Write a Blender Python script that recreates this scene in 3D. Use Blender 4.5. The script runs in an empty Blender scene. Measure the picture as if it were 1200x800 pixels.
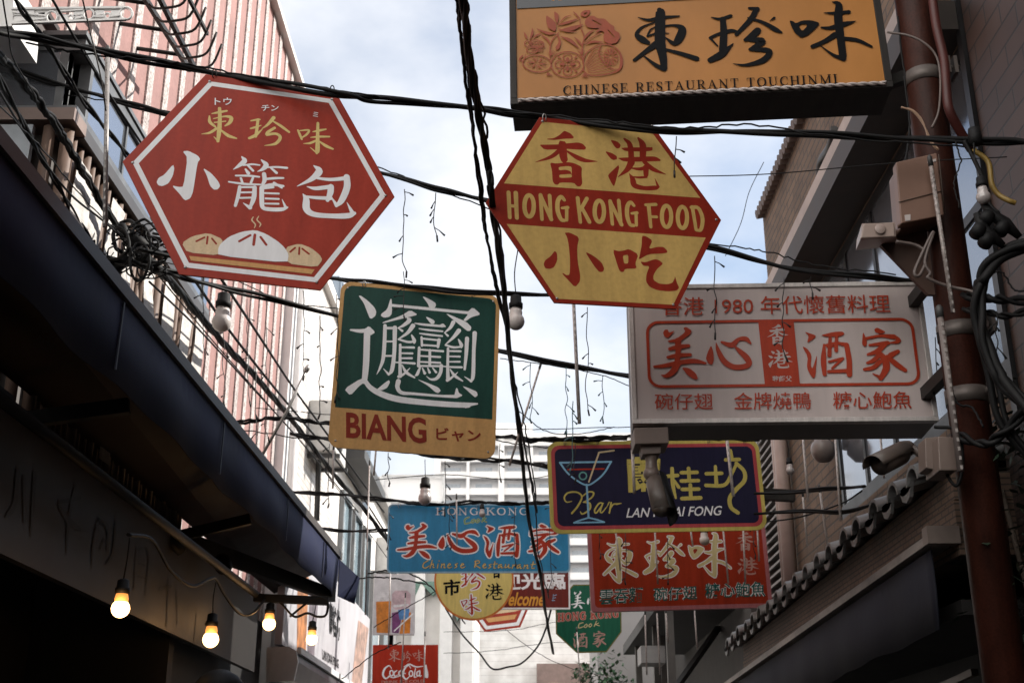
import bpy, bmesh, math, random
from mathutils import Vector, Matrix, Quaternion
from mathutils.geometry import tessellate_polygon
random.seed(7)
R = math.radians
S = bpy.context.scene
COL = S.collection

# ------------------------------------------------------------------ camera, sky, sun, exposure
FPX, PITCH, YAW, EYE = 1436.0, R(20.4), math.atan(.00783), Vector((0, 0, 1.6))
cam_d = bpy.data.cameras.new('camera'); cam = bpy.data.objects.new('camera', cam_d); COL.objects.link(cam)
cam_d.sensor_width = 36; cam_d.lens = 36 * FPX / 1200
cam.location = EYE; cam.rotation_euler = (R(90) + PITCH, 0, YAW)
cam_d.clip_start = .05; cam_d.clip_end = 2000
cam_d.dof.use_dof = True; cam_d.dof.focus_distance = 4.7; cam_d.dof.aperture_fstop = 8.0
S.camera = cam

SUN_DIR = Vector((.74, .26, .60)).normalized()          # towards the sun
sun_el = math.asin(SUN_DIR.z); sun_az = math.atan2(SUN_DIR.x, SUN_DIR.y)
W_ = bpy.data.worlds.new('World'); S.world = W_; W_.use_nodes = True
nt = W_.node_tree; nt.nodes.clear(); N = nt.nodes.new; L = nt.links.new
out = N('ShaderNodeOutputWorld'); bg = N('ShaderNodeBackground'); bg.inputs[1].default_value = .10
sky = N('ShaderNodeTexSky'); sky.sky_type = 'NISHITA'; sky.sun_disc = False
sky.sun_elevation = sun_el; sky.sun_rotation = sun_az; sky.air_density = 1.2; sky.dust_density = 1.5
tc = N('ShaderNodeTexCoord'); mp = N('ShaderNodeMapping'); mp.inputs['Scale'].default_value = (1, 1, 1.7)
mp.inputs['Location'].default_value = (.35, .1, .2)  # chooses which clouds stand over the alley
ns = N('ShaderNodeTexNoise'); ns.inputs['Scale'].default_value = 2.1; ns.inputs['Detail'].default_value = 7; ns.inputs['Roughness'].default_value = .52
rp = N('ShaderNodeValToRGB'); rp.color_ramp.elements[0].position = .42; rp.color_ramp.elements[1].position = .62
rp.color_ramp.elements[0].color = (.10, .10, .10, 1); rp.color_ramp.elements[1].color = (.96, .96, .96, 1)
mx = N('ShaderNodeMix'); mx.data_type = 'RGBA'
# clouds: those facing the low front are seen through, those behind the camera are unseen, brightened and warmed to light the sign faces
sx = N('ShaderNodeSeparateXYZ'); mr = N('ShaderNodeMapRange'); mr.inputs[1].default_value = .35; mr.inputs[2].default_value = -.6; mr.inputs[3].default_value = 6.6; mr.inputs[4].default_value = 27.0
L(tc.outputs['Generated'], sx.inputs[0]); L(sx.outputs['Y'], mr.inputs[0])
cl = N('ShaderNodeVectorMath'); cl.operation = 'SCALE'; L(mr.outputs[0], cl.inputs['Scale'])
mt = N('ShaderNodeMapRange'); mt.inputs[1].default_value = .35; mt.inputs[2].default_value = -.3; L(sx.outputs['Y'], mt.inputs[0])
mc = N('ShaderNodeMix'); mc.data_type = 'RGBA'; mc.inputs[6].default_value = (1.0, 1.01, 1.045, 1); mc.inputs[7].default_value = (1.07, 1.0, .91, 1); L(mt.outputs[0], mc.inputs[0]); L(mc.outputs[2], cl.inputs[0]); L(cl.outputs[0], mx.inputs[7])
L(tc.outputs['Generated'], mp.inputs[0]); L(mp.outputs[0], ns.inputs['Vector']); L(ns.outputs[0], rp.inputs[0])
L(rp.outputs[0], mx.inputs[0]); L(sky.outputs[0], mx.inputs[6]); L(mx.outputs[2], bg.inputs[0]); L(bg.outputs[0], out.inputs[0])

sd = bpy.data.lights.new('sun', 'SUN'); so = bpy.data.objects.new('sun', sd); COL.objects.link(so)
sd.energy = 4.0; sd.angle = R(.53); sd.color = (1, .95, .87)
so.rotation_euler = SUN_DIR.to_track_quat('Z', 'Y').to_euler(); so.location = (8, 6, 20)
S.view_settings.view_transform = 'Standard'; S.view_settings.look = 'None'
S.view_settings.gamma = 1; S.view_settings.use_curve_mapping = False
S.view_settings.exposure = .78
S.cycles.max_bounces = 6; S.cycles.diffuse_bounces = 3; S.cycles.glossy_bounces = 3
S.cycles.caustics_reflective = False; S.cycles.caustics_refractive = False

# ------------------------------------------------------------------ measuring: where a sight line of the photo meets a plane of the street
C_R = Vector((math.cos(YAW), math.sin(YAW), 0))
C_F = Vector((-math.sin(YAW) * math.cos(PITCH), math.cos(YAW) * math.cos(PITCH), math.sin(PITCH)))
C_U = C_R.cross(C_F)
def ray(x, y): return C_F + C_R * ((x - 600) / FPX) + C_U * ((400 - y) / FPX)
def on_y(x, y, Y): r = ray(x, y); return EYE + r * (Y / r.y)
def on_x(x, y, X): r = ray(x, y); return EYE + r * (X / r.x)
def on_plane(x, y, P, n): r = ray(x, y); return EYE + r * ((P - EYE).dot(n) / r.dot(n))

# ------------------------------------------------------------------ materials
MATS = {}
def mat(name, col, rough=.6, metal=0, var=.18, scale=6.0, bump=0, spec=.5, fine=0, stretch=(1, 1, 1), transl=0, emit=None):
    if name in MATS: return MATS[name]
    m = bpy.data.materials.new(name); m.use_nodes = True; t = m.node_tree; b = t.nodes['Principled BSDF']
    b.inputs['Roughness'].default_value = rough; b.inputs['Metallic'].default_value = metal
    b.inputs['Specular IOR Level'].default_value = spec
    tc = t.nodes.new('ShaderNodeTexCoord'); mp = t.nodes.new('ShaderNodeMapping'); mp.inputs['Scale'].default_value = stretch
    t.links.new(tc.outputs['Object'], mp.inputs[0])
    ns = t.nodes.new('ShaderNodeTexNoise'); ns.inputs['Scale'].default_value = scale; ns.inputs['Detail'].default_value = 6; ns.inputs['Roughness'].default_value = .65
    t.links.new(mp.outputs[0], ns.inputs['Vector'])
    rp = t.nodes.new('ShaderNodeValToRGB')
    rp.color_ramp.elements[0].position = .3; rp.color_ramp.elements[1].position = .68
    rp.color_ramp.elements[0].color = (*[c * (1 - var * 1.3) for c in col], 1)
    rp.color_ramp.elements[1].color = (*[min(1, c * (1 + var * .6)) for c in col], 1)
    t.links.new(ns.outputs[0], rp.inputs[0]); src = rp.outputs[0]
    if fine:
        n2 = t.nodes.new('ShaderNodeTexNoise'); n2.inputs['Scale'].default_value = scale * 22; n2.inputs['Detail'].default_value = 2
        t.links.new(tc.outputs['Object'], n2.inputs['Vector'])
        mx = t.nodes.new('ShaderNodeMix'); mx.data_type = 'RGBA'; mx.blend_type = 'MULTIPLY'; mx.inputs[0].default_value = fine
        r2 = t.nodes.new('ShaderNodeValToRGB'); r2.color_ramp.elements[0].position = .35; r2.color_ramp.elements[1].position = .6
        r2.color_ramp.elements[0].color = (.35, .33, .32, 1)
        t.links.new(n2.outputs[0], r2.inputs[0]); t.links.new(src, mx.inputs[6]); t.links.new(r2.outputs[0], mx.inputs[7]); src = mx.outputs[2]
    t.links.new(src, b.inputs['Base Color'])
    rr = t.nodes.new('ShaderNodeMapRange'); rr.inputs[3].default_value = max(.02, rough - .1); rr.inputs[4].default_value = min(1, rough + .12)
    t.links.new(ns.outputs[0], rr.inputs[0]); t.links.new(rr.outputs[0], b.inputs['Roughness'])
    if bump:
        bp = t.nodes.new('ShaderNodeBump'); bp.inputs['Strength'].default_value = bump; bp.inputs['Distance'].default_value = .01
        n3 = t.nodes.new('ShaderNodeTexNoise'); n3.inputs['Scale'].default_value = scale * 8; n3.inputs['Detail'].default_value = 4
        t.links.new(mp.outputs[0], n3.inputs['Vector']); t.links.new(n3.outputs[0], bp.inputs['Height']); t.links.new(bp.outputs[0], b.inputs['Normal'])
    if emit:
        b.inputs['Emission Color'].default_value = (*emit[:3], 1); b.inputs['Emission Strength'].default_value = emit[3]
    if transl:
        tr = t.nodes.new('ShaderNodeBsdfTranslucent'); ms = t.nodes.new('ShaderNodeMixShader'); ms.inputs[0].default_value = transl
        t.links.new(src, tr.inputs[0]); t.links.new(b.outputs[0], ms.inputs[1]); t.links.new(tr.outputs[0], ms.inputs[2])
        t.links.new(ms.outputs[0], t.nodes['Material Output'].inputs[0])
    MATS[name] = m; return m

def brick_mat(name, c1, c2, mortar, bw, bh, axis='x', rough=.75, msize=.012, bump=.4, offset=.5):
    """running bond on a wall: axis 'x' = wall facing +-X (u runs along Y), 'y' = wall facing +-Y (u runs along X)"""
    if name in MATS: return MATS[name]
    m = bpy.data.materials.new(name); m.use_nodes = True; t = m.node_tree; b = t.nodes['Principled BSDF']; b.inputs['Roughness'].default_value = rough
    tc = t.nodes.new('ShaderNodeTexCoord'); sx = t.nodes.new('ShaderNodeSeparateXYZ'); cx = t.nodes.new('ShaderNodeCombineXYZ')
    t.links.new(tc.outputs['Object'], sx.inputs[0])
    t.links.new(sx.outputs['Y' if axis == 'x' else 'X'], cx.inputs[0]); t.links.new(sx.outputs['Z'], cx.inputs[1])
    br = t.nodes.new('ShaderNodeTexBrick'); br.inputs['Scale'].default_value = 1; br.inputs['Brick Width'].default_value = bw; br.inputs['Row Height'].default_value = bh
    br.inputs['Mortar Size'].default_value = msize; br.inputs['Mortar Smooth'].default_value = .2; br.offset = offset
    br.inputs['Color1'].default_value = (*c1, 1); br.inputs['Color2'].default_value = (*c2, 1); br.inputs['Mortar'].default_value = (*mortar, 1)
    t.links.new(cx.outputs[0], br.inputs['Vector'])
    ns = t.nodes.new('ShaderNodeTexNoise'); ns.inputs['Scale'].default_value = 3; ns.inputs['Detail'].default_value = 8
    t.links.new(tc.outputs['Object'], ns.inputs['Vector'])
    rp = t.nodes.new('ShaderNodeValToRGB'); rp.color_ramp.elements[0].position = .3; rp.color_ramp.elements[0].color = (.62, .6, .58, 1); rp.color_ramp.elements[1].position = .65
    t.links.new(ns.outputs[0], rp.inputs[0])
    mx = t.nodes.new('ShaderNodeMix'); mx.data_type = 'RGBA'; mx.blend_type = 'MULTIPLY'; mx.inputs[0].default_value = .8
    t.links.new(br.outputs[0], mx.inputs[6]); t.links.new(rp.outputs[0], mx.inputs[7]); t.links.new(mx.outputs[2], b.inputs['Base Color'])
    bp = t.nodes.new('ShaderNodeBump'); bp.inputs['Strength'].default_value = bump; bp.inputs['Distance'].default_value = .008; bp.invert = True
    t.links.new(br.outputs['Fac'], bp.inputs['Height']); t.links.new(bp.outputs[0], b.inputs['Normal'])
    MATS[name] = m; return m


# ------------------------------------------------------------------ mesh building
def basis(d):
    d = d.normalized(); a = Vector((0, 0, 1)) if abs(d.z) < .9 else Vector((1, 0, 0))
    u = d.cross(a).normalized(); return u, d.cross(u).normalized()
def spline(pts, n=6, closed=False):
    """Catmull-Rom through tuples/vectors of any length"""
    P = [tuple(p) for p in pts]; k = len(P)
    if k < 3 and not closed: 
        return [tuple(a + (b - a) * i / n for a, b in zip(P[0], P[1])) for i in range(n + 1)]
    o = []
    for i in range(k if closed else k - 1):
        p1, p2 = P[i], P[(i + 1) % k]
        p0 = P[i - 1] if (i or closed) else tuple(2 * a - b for a, b in zip(p1, p2))
        p3 = P[(i + 2) % k] if (closed or i + 2 < k) else tuple(2 * b - a for a, b in zip(p1, p2))
        for j in range(n):
            t = j / n
            o.append(tuple(.5 * (2 * b + (c - a) * t + (2 * a - 5 * b + 4 * c - d) * t * t + (3 * b - a - 3 * c + d) * t ** 3) for a, b, c, d in zip(p0, p1, p2, p3)))
    if not closed: o.append(P[-1])
    return o
class MB:
    def __init__(s): s.v = []; s.f = []; s.m = []; s.sm = []
    def face(s, idx, m=0, smooth=False): s.f.append(idx); s.m.append(m); s.sm.append(smooth)
    def poly(s, pts, m=0):
        k = len(s.v); s.v += [Vector(p) for p in pts]; s.face(list(range(k, k + len(pts))), m)
    def hexa(s, P, m=0):
        """eight corners: bottom four counter-clockwise, top four above them"""
        k = len(s.v); s.v += [Vector(p) for p in P]
        for q in ((3, 2, 1, 0), (4, 5, 6, 7), (0, 1, 5, 4), (1, 2, 6, 5), (2, 3, 7, 6), (3, 0, 4, 7)): s.face([k + i for i in q], m)
    def box(s, a, b, m=0):
        x0, x1 = sorted((a[0], b[0])); y0, y1 = sorted((a[1], b[1])); z0, z1 = sorted((a[2], b[2]))
        s.hexa([(x0, y0, z0), (x1, y0, z0), (x1, y1, z0), (x0, y1, z0), (x0, y0, z1), (x1, y0, z1), (x1, y1, z1), (x0, y1, z1)], m)
    def bar(s, a, b, w, h, m=0, upv=(0, 0, 1)):
        a, b = Vector(a), Vector(b); d = (b - a).normalized(); u = Vector(upv)
        if abs(d.dot(u)) > .95: u = Vector((0, 1, 0))
        r = d.cross(u).normalized() * (w / 2); u = r.cross(d).normalized() * (h / 2)
        s.hexa([a - r - u, a + r - u, b + r - u, b - r - u, a - r + u, a + r + u, b + r + u, b - r + u], m)
    def tube(s, pts, r, seg=6, m=0, cap=True):
        P = [Vector(p[:3]) for p in pts]; n = len(P)
        rr = [r[i] if isinstance(r, (list, tuple)) else r for i in range(n)]
        base = len(s.v); u = None
        for i in range(n):
            d = (P[min(i + 1, n - 1)] - P[max(i - 1, 0)])
            if d.length < 1e-9: d = Vector((0, 0, 1))
            d.normalize()
            if u is None: u, w = basis(d)
            else:
                u = (u - d * u.dot(d)); u.normalize(); w = d.cross(u)
            for j in range(seg):
                a = 2 * math.pi * j / seg; s.v.append(P[i] + (u * math.cos(a) + w * math.sin(a)) * rr[i])
        for i in range(n - 1):
            for j in range(seg):
                a = base + i * seg + j; b = base + i * seg + (j + 1) % seg
                s.face([a, b, b + seg, a + seg], m, True)
        if cap:
            s.face([base + j for j in range(seg)][::-1], m); s.face([base + (n - 1) * seg + j for j in range(seg)], m)
    def lathe(s, c, axis, prof, seg=16, m=0):
        """prof: (distance along axis, radius)"""
        c = Vector(c); d = Vector(axis).normalized()
        s.tube([c + d * t for t, _ in prof], [max(r, 1e-4) for _, r in prof], seg, m)
    def prism(s, pts, thick, m=0):
        """flat outline (list of 3D points) pushed along thick"""
        k = len(s.v); n = len(pts); t = Vector(thick); s.v += [Vector(p) for p in pts] + [Vector(p) + t for p in pts]
        s.face([k + i for i in range(n)], m); s.face([k + n + i for i in range(n)][::-1], m)
        for i in range(n): s.face([k + i, k + n + i, k + n + (i + 1) % n, k + (i + 1) % n], m)
    def build(s, name, mats, parent=None, local=False):
        me = bpy.data.meshes.new(name); mats = mats if isinstance(mats, (list, tuple)) else [mats]
        o = bpy.data.objects.new(name, me); COL.objects.link(o)
        if local: off = Vector((0, 0, 0))
        elif parent is not None: off = Vector(parent.get('_o', (0, 0, 0))) if False else ORG.get(parent.name, Vector((0, 0, 0)))
        else:
            xs = [v.x for v in s.v]; ys = [v.y for v in s.v]; zs = [v.z for v in s.v]
            off = Vector(((min(xs) + max(xs)) / 2, (min(ys) + max(ys)) / 2, min(zs))); o.location = off
        ORG[o.name] = off if not local else Vector((0, 0, 0))
        me.from_pydata([v - off for v in s.v], [], s.f)
        for mm in mats: me.materials.append(mm)
        me.polygons.foreach_set('material_index', s.m); me.polygons.foreach_set('use_smooth', s.sm)
        me.validate(); me.update()
        if not local:
            bm = bmesh.new(); bm.from_mesh(me); bmesh.ops.recalc_face_normals(bm, faces=bm.faces); bm.to_mesh(me); bm.free()
        if parent is not None: o.parent = parent
        return o
ORG = {}
def tag(o, label, cat, group=None, kind=None):
    if label: o['label'] = label
    if cat: o['category'] = cat
    if group: o['group'] = group
    if kind: o['kind'] = kind
    return o
def thing(name, label, cat, loc, group=None):
    o = bpy.data.objects.new(name, None); COL.objects.link(o); o.location = Vector(loc); o.empty_display_size = .1
    ORG[o.name] = Vector(loc); return tag(o, label, cat, group)

# ------------------------------------------------------------------ lettering: brush strokes, flat shapes and type
def parse(txt):
    """'s x y w x y w ..' brush stroke, 'p x y ..' soft outline, 'q x y ..' hard outline, 'h x y ..' hole in the outline before it"""
    o = []
    for part in txt.split(';'):
        w = part.split()
        if not w: continue
        k = w[0]; a = [float(x) for x in w[1:]]
        if k == 's': o.append(['s', [tuple(a[i:i + 3]) for i in range(0, len(a), 3)]])
        elif k == 'h': o[-1].append([tuple(a[i:i + 2]) for i in range(0, len(a), 2)])
        else: o.append([k, [tuple(a[i:i + 2]) for i in range(0, len(a), 2)]])
    return o
def chaikin(P):
    o = []
    for i in range(len(P)):
        a, b = P[i], P[(i + 1) % len(P)]
        o += [(a[0] * .82 + b[0] * .18, a[1] * .82 + b[1] * .18), (a[0] * .18 + b[0] * .82, a[1] * .18 + b[1] * .82)]
    return o
def xform(items, f, sc):
    o = []
    for it in items:
        if it[0] == 's': o.append(['s', [(*f(x, y), w * sc) for x, y, w in it[1]]])
        else: o.append([it[0]] + [[f(x, y) for x, y in q] for q in it[1:]])
    return o
def bounds(items):
    xs, ys = [], []
    for it in items:
        if it[0] == 's':
            for x, y, w in it[1]: xs += [x - w / 2, x + w / 2]; ys += [y - w / 2, y + w / 2]
        else:
            for x, y in it[1]: xs.append(x); ys.append(y)
    return min(xs), max(xs), min(ys), max(ys)
def ribbon(mb, pts, z, m=0, grow=0, n=5, cap=5):
    P = spline(pts, n); zz = z; k0 = len(mb.v); prev = None
    for i, (x, y, w) in enumerate(P):
        a, b = P[max(i - 1, 0)], P[min(i + 1, len(P) - 1)]
        dx, dy = b[0] - a[0], b[1] - a[1]; l = math.hypot(dx, dy) or 1e-9; dx /= l; dy /= l
        r = max(w, 1e-5) / 2 + grow; zz += 2e-7
        k = len(mb.v); mb.v += [Vector((x - dy * r, y + dx * r, zz)), Vector((x + dy * r, y - dx * r, zz))]
        if i == 0 or i == len(P) - 1:
            s = -1 if i == 0 else 1; a0 = math.atan2(dy, dx) + (math.pi if i == 0 else 0)
            c = len(mb.v)
            for j in range(1, cap): 
                a_ = a0 + math.pi / 2 - math.pi * j / cap; mb.v.append(Vector((x + r * math.cos(a_), y + r * math.sin(a_), zz)))
            arc = list(range(c, c + cap - 1))
            mb.face(([k + 1] + arc + [k]) if i == 0 else ([k] + arc + [k + 1]), m)
        if prev is not None: mb.face([prev, prev + 1, k + 1, k], m)
        prev = k
def area_up(mb, k0):
    for i in range(k0, len(mb.f)):
        f = mb.f[i]; s = 0
        for a, b in zip(f, f[1:] + f[:1]): s += mb.v[a].x * mb.v[b].y - mb.v[b].x * mb.v[a].y
        if s < 0: mb.f[i] = f[::-1]
def draw(mb, items, z, m=0, grow=0):
    k0 = len(mb.f)
    for it in items:
        z += 8e-6
        if it[0] == 's': ribbon(mb, it[1], z, m, grow)
        else:
            loops = [chaikin(q) if it[0] == 'p' else q for q in it[1:]]
            flat = [v for q in loops for v in q]; k = len(mb.v)
            mb.v += [Vector((x, y, z)) for x, y in flat]
            for tri in tessellate_polygon([[Vector((x, y, 0)) for x, y in q] for q in loops]): mb.face([k + i for i in tri], m)
            if grow: ribbon(mb, [(x, y, 0) for x, y in loops[0] + loops[0][:2]], z + 3e-6, m, grow, 1)
    area_up(mb, k0); return z
TXT = {}
def type_mesh(body, bold=0.0):
    if (body, bold) in TXT: return TXT[(body, bold)]
    c = bpy.data.curves.new('type', 'FONT'); c.body = body; c.offset = bold; c.resolution_u = 3
    o = bpy.data.objects.new('type', c); COL.objects.link(o); bpy.context.view_layer.update()
    me = bpy.data.meshes.new_from_object(o.evaluated_get(bpy.context.evaluated_depsgraph_get()))
    r = ([(v.co.x, v.co.y) for v in me.vertices], [list(p.vertices) for p in me.polygons])
    bpy.data.objects.remove(o); bpy.data.curves.remove(c); bpy.data.meshes.remove(me); TXT[(body, bold)] = r; return r
# capital letters with serifs, 100 high: thick stems, thin hairlines
def _ser(x, y, w=26): return f's {x-w/2} {y} 6 {x+w/2} {y} 6;'
def _stem(x, w=16): return f's {x} 4 {w} {x} 96 {w};' + _ser(x, 3, w + 20) + _ser(x, 97, w + 20)
SERIF = {
 'C': (84, 's 74 30 6 72 12 8 50 3 8 22 18 14 12 50 17 22 82 14 50 97 8 70 88 7 76 72 4; s 74 6 5 74 34 5'),
 'H': (96, _stem(20) + _stem(76) + 's 20 50 7 76 50 7'), 'I': (44, _stem(22)),
 'N': (98, 's 20 4 7 20 96 7;' + _ser(20, 97) + 's 8 3 6 22 3 6; s 20 6 10 76 94 18; s 78 4 7 78 96 7;' + _ser(78, 3)),
 'E': (80, _stem(20) + 's 20 3 7 66 3 7 68 24 4; s 20 97 7 68 97 7 71 74 4; s 20 49 6 52 49 6; s 52 36 5 52 62 5'),
 'S': (68, 's 56 28 5 52 10 7 34 3 8 14 14 13 18 36 16 48 58 16 56 78 14 38 97 8 16 90 7 11 70 5; s 57 4 5 57 30 5; s 10 68 5 10 97 5'),
 'R': (88, _stem(20) + 's 20 4 7 50 4 8 66 26 15 50 49 8 20 51 7; s 44 52 12 62 84 14 80 95 9'),
 'T': (84, 's 42 4 16 42 96 16;' + _ser(42, 97, 36) + 's 8 4 7 76 4 7; s 8 4 5 7 28 4; s 76 4 5 77 28 4'),
 'A': (92, 's 46 4 6 16 96 7; s 46 6 10 74 94 17; s 26 64 6 64 64 6;' + _ser(15, 97, 28) + _ser(76, 97, 36)),
 'U': (94, 's 20 4 16 20 66 16 30 90 12 48 97 9 66 90 8 74 66 7 74 4 7;' + _ser(20, 3, 36) + _ser(74, 3, 28)),
 'O': (96, 's 48 3 8 22 16 14 12 50 17 22 84 14 48 97 8 74 84 14 84 50 17 74 16 14 48 3 8'),
 'M': (116, 's 20 4 7 20 96 7; s 20 6 10 56 92 16; s 94 6 8 56 92 8; s 96 4 16 96 96 16;' + _ser(20, 97) + _ser(96, 97, 34) + _ser(16, 3, 20) + _ser(98, 3, 30)),
 'G': (92, 's 74 28 6 70 12 8 48 3 8 22 18 14 12 50 17 22 82 14 50 97 8 76 84 10; s 76 56 14 76 90 14; s 58 54 6 88 54 6; s 74 6 5 74 32 5'),
 'K': (92, _stem(20) + 's 76 4 6 26 54 8; s 40 38 13 78 95 16;' + _ser(74, 3, 26) + _ser(80, 97, 30)), ' ': (44, '')}
def serif_line(s, gap=14):
    x = 0; o = []
    for ch in s:
        w, tx = SERIF[ch]; o += xform(parse(tx), lambda a, b, x=x: (x + a, b), 1); x += w + gap
    return o, x - gap
GLYPH = {}
def affine(A, B, T):
    """unit square -> local: A bottom left, B bottom right, T top left"""
    A, B, T = Vector(A), Vector(B), Vector(T)
    return lambda u, v: tuple(A + (B - A) * u + (T - A) * v)

class Sign:
    def __init__(s, name, label, cat, C, yaw, tilt, roll, group=None):
        s.root = thing(name, label, cat, C, group)
        s.M = Matrix.Rotation(yaw, 3, 'Z') @ Matrix.Rotation(tilt, 3, 'X') @ Matrix(((1, 0, 0), (0, 0, -1), (0, 1, 0))) @ Matrix.Rotation(roll, 3, 'Z')
        s.root.rotation_euler = s.M.to_euler(); s.C = Vector(C); s.n = s.M.col[2]; s.lay = .0002
        p = on_y(600, 400, 1); s.px = (s.C - EYE).dot(C_F) / FPX
    def loc(s, x, y):
        P = s.M.transposed() @ (on_plane(x, y, s.C, s.n) - s.C); return (P.x, P.y)
    def world(s, u, v, z=0): return s.C + s.M @ Vector((u, v, z))
    def z(s, step=.00015): s.lay += step; return s.lay
    def slab(s, outline, t, mats, name='panel', z1=0, bevel=0):
        mb = MB(); pts = [Vector((u, v, z1)) for u, v in outline]; n = len(pts)
        mb.v = pts + [p - Vector((0, 0, t)) for p in pts]
        mb.face(list(range(n)), 0); mb.face(list(range(n, 2 * n))[::-1], 1)
        for i in range(n): mb.face([i, i + n, (i + 1) % n + n, (i + 1) % n], 1)
        o = mb.build(name, mats, s.root, local=True)
        if bevel:
            b = o.modifiers.new('bevel', 'BEVEL'); b.width = bevel; b.segments = 2; b.limit_method = 'ANGLE'
        return o
    def put(s, name, mats, fn, label=None):
        mb = MB(); fn(mb); o = mb.build(name, mats, s.root, local=True)
        if label: o['label'] = label
        return o
    def shapes(s, name, m, items, label=None, step=.00015):
        z = s.z(step); s.put(name, m, lambda mb: setattr(s, 'lay', draw(mb, items, z)), label)
    def chars(s, m, *glyphs, name='character'):
        for g in glyphs: s.shapes(name, m, g, step=.00003)
    def px_items(s, reg, txt):
        x0, y0, k = reg; return xform(parse(txt), lambda x, y: s.loc(x0 + x / k, y0 + y / k), s.px / k)
    def learn(s, ch, reg, txt):
        it = s.px_items(reg, txt); x0, x1, y0, y1 = bounds(it)
        GLYPH[ch] = (xform(it, lambda x, y: ((x - x0) / (x1 - x0), (y - y0) / (y1 - y0)), 2 / (x1 - x0 + y1 - y0)), (x1 - x0) / (y1 - y0)); return it
    def glyph(s, ch, L_, R_, T_, rise=0):
        """known glyph put into the photo's box: left, right px at the foot and the top, foot y"""
        (xl, yb), xr, yt = L_, R_, T_
        A, B, T = s.loc(xl, yb), s.loc(xr, yb - rise), s.loc(xl, yt); f = affine(A, B, T)
        k = ((Vector(B) - Vector(A)).length + (Vector(T) - Vector(A)).length) / 2
        return xform(GLYPH[ch][0], f, k)
    def type(s, mb, body, A, B, T, z, m=0, bold=0.0, shear=0.0, body_box=True):
        v, f = type_mesh(body, bold); x0 = min(p[0] for p in v); x1 = max(p[0] for p in v); y0 = min(p[1] for p in v); y1 = max(p[1] for p in v)
        fn = affine(A, B, T); k = len(mb.v); k0 = len(mb.f)
        for x, y in v:
            vv = (y - y0) / (y1 - y0); a, b = fn((x - x0) / (x1 - x0) + shear * (vv - .5) * (y1 - y0) / (x1 - x0), vv); mb.v.append(Vector((a, b, z)))
        for q in f: mb.face([k + i for i in q], m)
        area_up(mb, k0)
    def words(s, name, m, body, lb, rb, top, bold=0.0, shear=0.0, edge=None, label=None):
        """type whose ink box runs from pixel lb to rb at the foot and up to pixel y 'top'"""
        A, B, T = s.loc(*lb), s.loc(*rb), s.loc(lb[0], top); z = s.z(); mm = [m] if not edge else [m, edge[0]]
        def fn(mb):
            if edge: s.type(mb, body, A, B, T, z, 1, bold + edge[1], shear)
            s.type(mb, body, A, B, T, z + .00012, 0, bold, shear)
        s.put(name, mm, fn, label); s.lay = z + .00012
    def serif(s, name, m, body, lb, rb, top, edge=None):
        it, w = serif_line(body); A, B, T = s.loc(*lb), s.loc(*rb), s.loc(lb[0], top); f = affine(A, B, T)
        k = ((Vector(B) - Vector(A)).length / w + (Vector(T) - Vector(A)).length / 100) / 2
        it = xform(it, lambda x, y: f(x / w, 1 - y / 100), k); z = s.z()
        def fn(mb):
            zz = z
            if edge: zz = draw(mb, it, zz, 1, edge[1]) + .00008
            s.lay = draw(mb, it, zz, 0)
        s.put(name, [m, edge[0]] if edge else m, fn)
    def edged(s, name, m, me, items, grow, label=None):
        z = s.z()
        def fn(mb): s.lay = draw(mb, items, draw(mb, items, z, 1, grow) + .00008, 0)
        s.put(name, [m, me], fn, label)
    def screws(s, pts, m):
        for u, v in pts:
            mb = MB(); mb.lathe((u, v, 0), (0, 0, 1), [(0, .0055), (.002, .005), (.003, .003), (.0032, 0)], 10); mb.build('screw', m, s.root, local=True)
    def hook(s, x, y, m, r=.014):
        u, v = s.loc(x, y); mb = MB(); P = []
        for i in range(15):
            a = R(-100 + 300 * i / 14); P.append((u + r * .55 * math.cos(a + 1.2), v + r * 1.1 * math.sin(a + 1.2), .004 + .012 * math.sin(R(180) * i / 14)))
        mb.tube(P, .0022, 6); mb.build('hook', m, s.root, local=True)
def rrect(x0, x1, y0, y1, r, n=6):
    o = []
    for cx, cy, a0 in ((x1 - r, y1 - r, 0), (x0 + r, y1 - r, 90), (x0 + r, y0 + r, 180), (x1 - r, y0 + r, 270)):
        for i in range(n + 1): a = R(a0 + 90 * i / n); o.append((cx + r * math.cos(a), cy + r * math.sin(a)))
    return o
def inset_poly(P, d):
    """move every edge of a convex outline inwards by d (outline counter-clockwise)"""
    o = []; n = len(P)
    for i in range(n):
        a, b, c = Vector(P[i - 1]), Vector(P[i]), Vector(P[(i + 1) % n])
        d1 = (b - a).normalized(); d2 = (c - b).normalized(); n1 = Vector((-d1.y, d1.x)); n2 = Vector((-d2.y, d2.x))
        bis = (n1 + n2).normalized(); o.append(tuple(b + bis * (d / max(.2, bis.dot(n1)))))
    return o
def loop_pts(cx, cy, rx, ry, w, n=10, rot=0, a0=0, a1=360):
    o = []
    for i in range(n + 1):
        a = R(a0 + (a1 - a0) * i / n); x, y = rx * math.cos(a), ry * math.sin(a); c, s_ = math.cos(R(rot)), math.sin(R(rot)); o.append((cx + x * c - y * s_, cy + x * s_ + y * c, w))
    return 's ' + ' '.join(f'{a:.1f} {b:.1f} {w}' for a, b, w in o) + ';'

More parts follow.
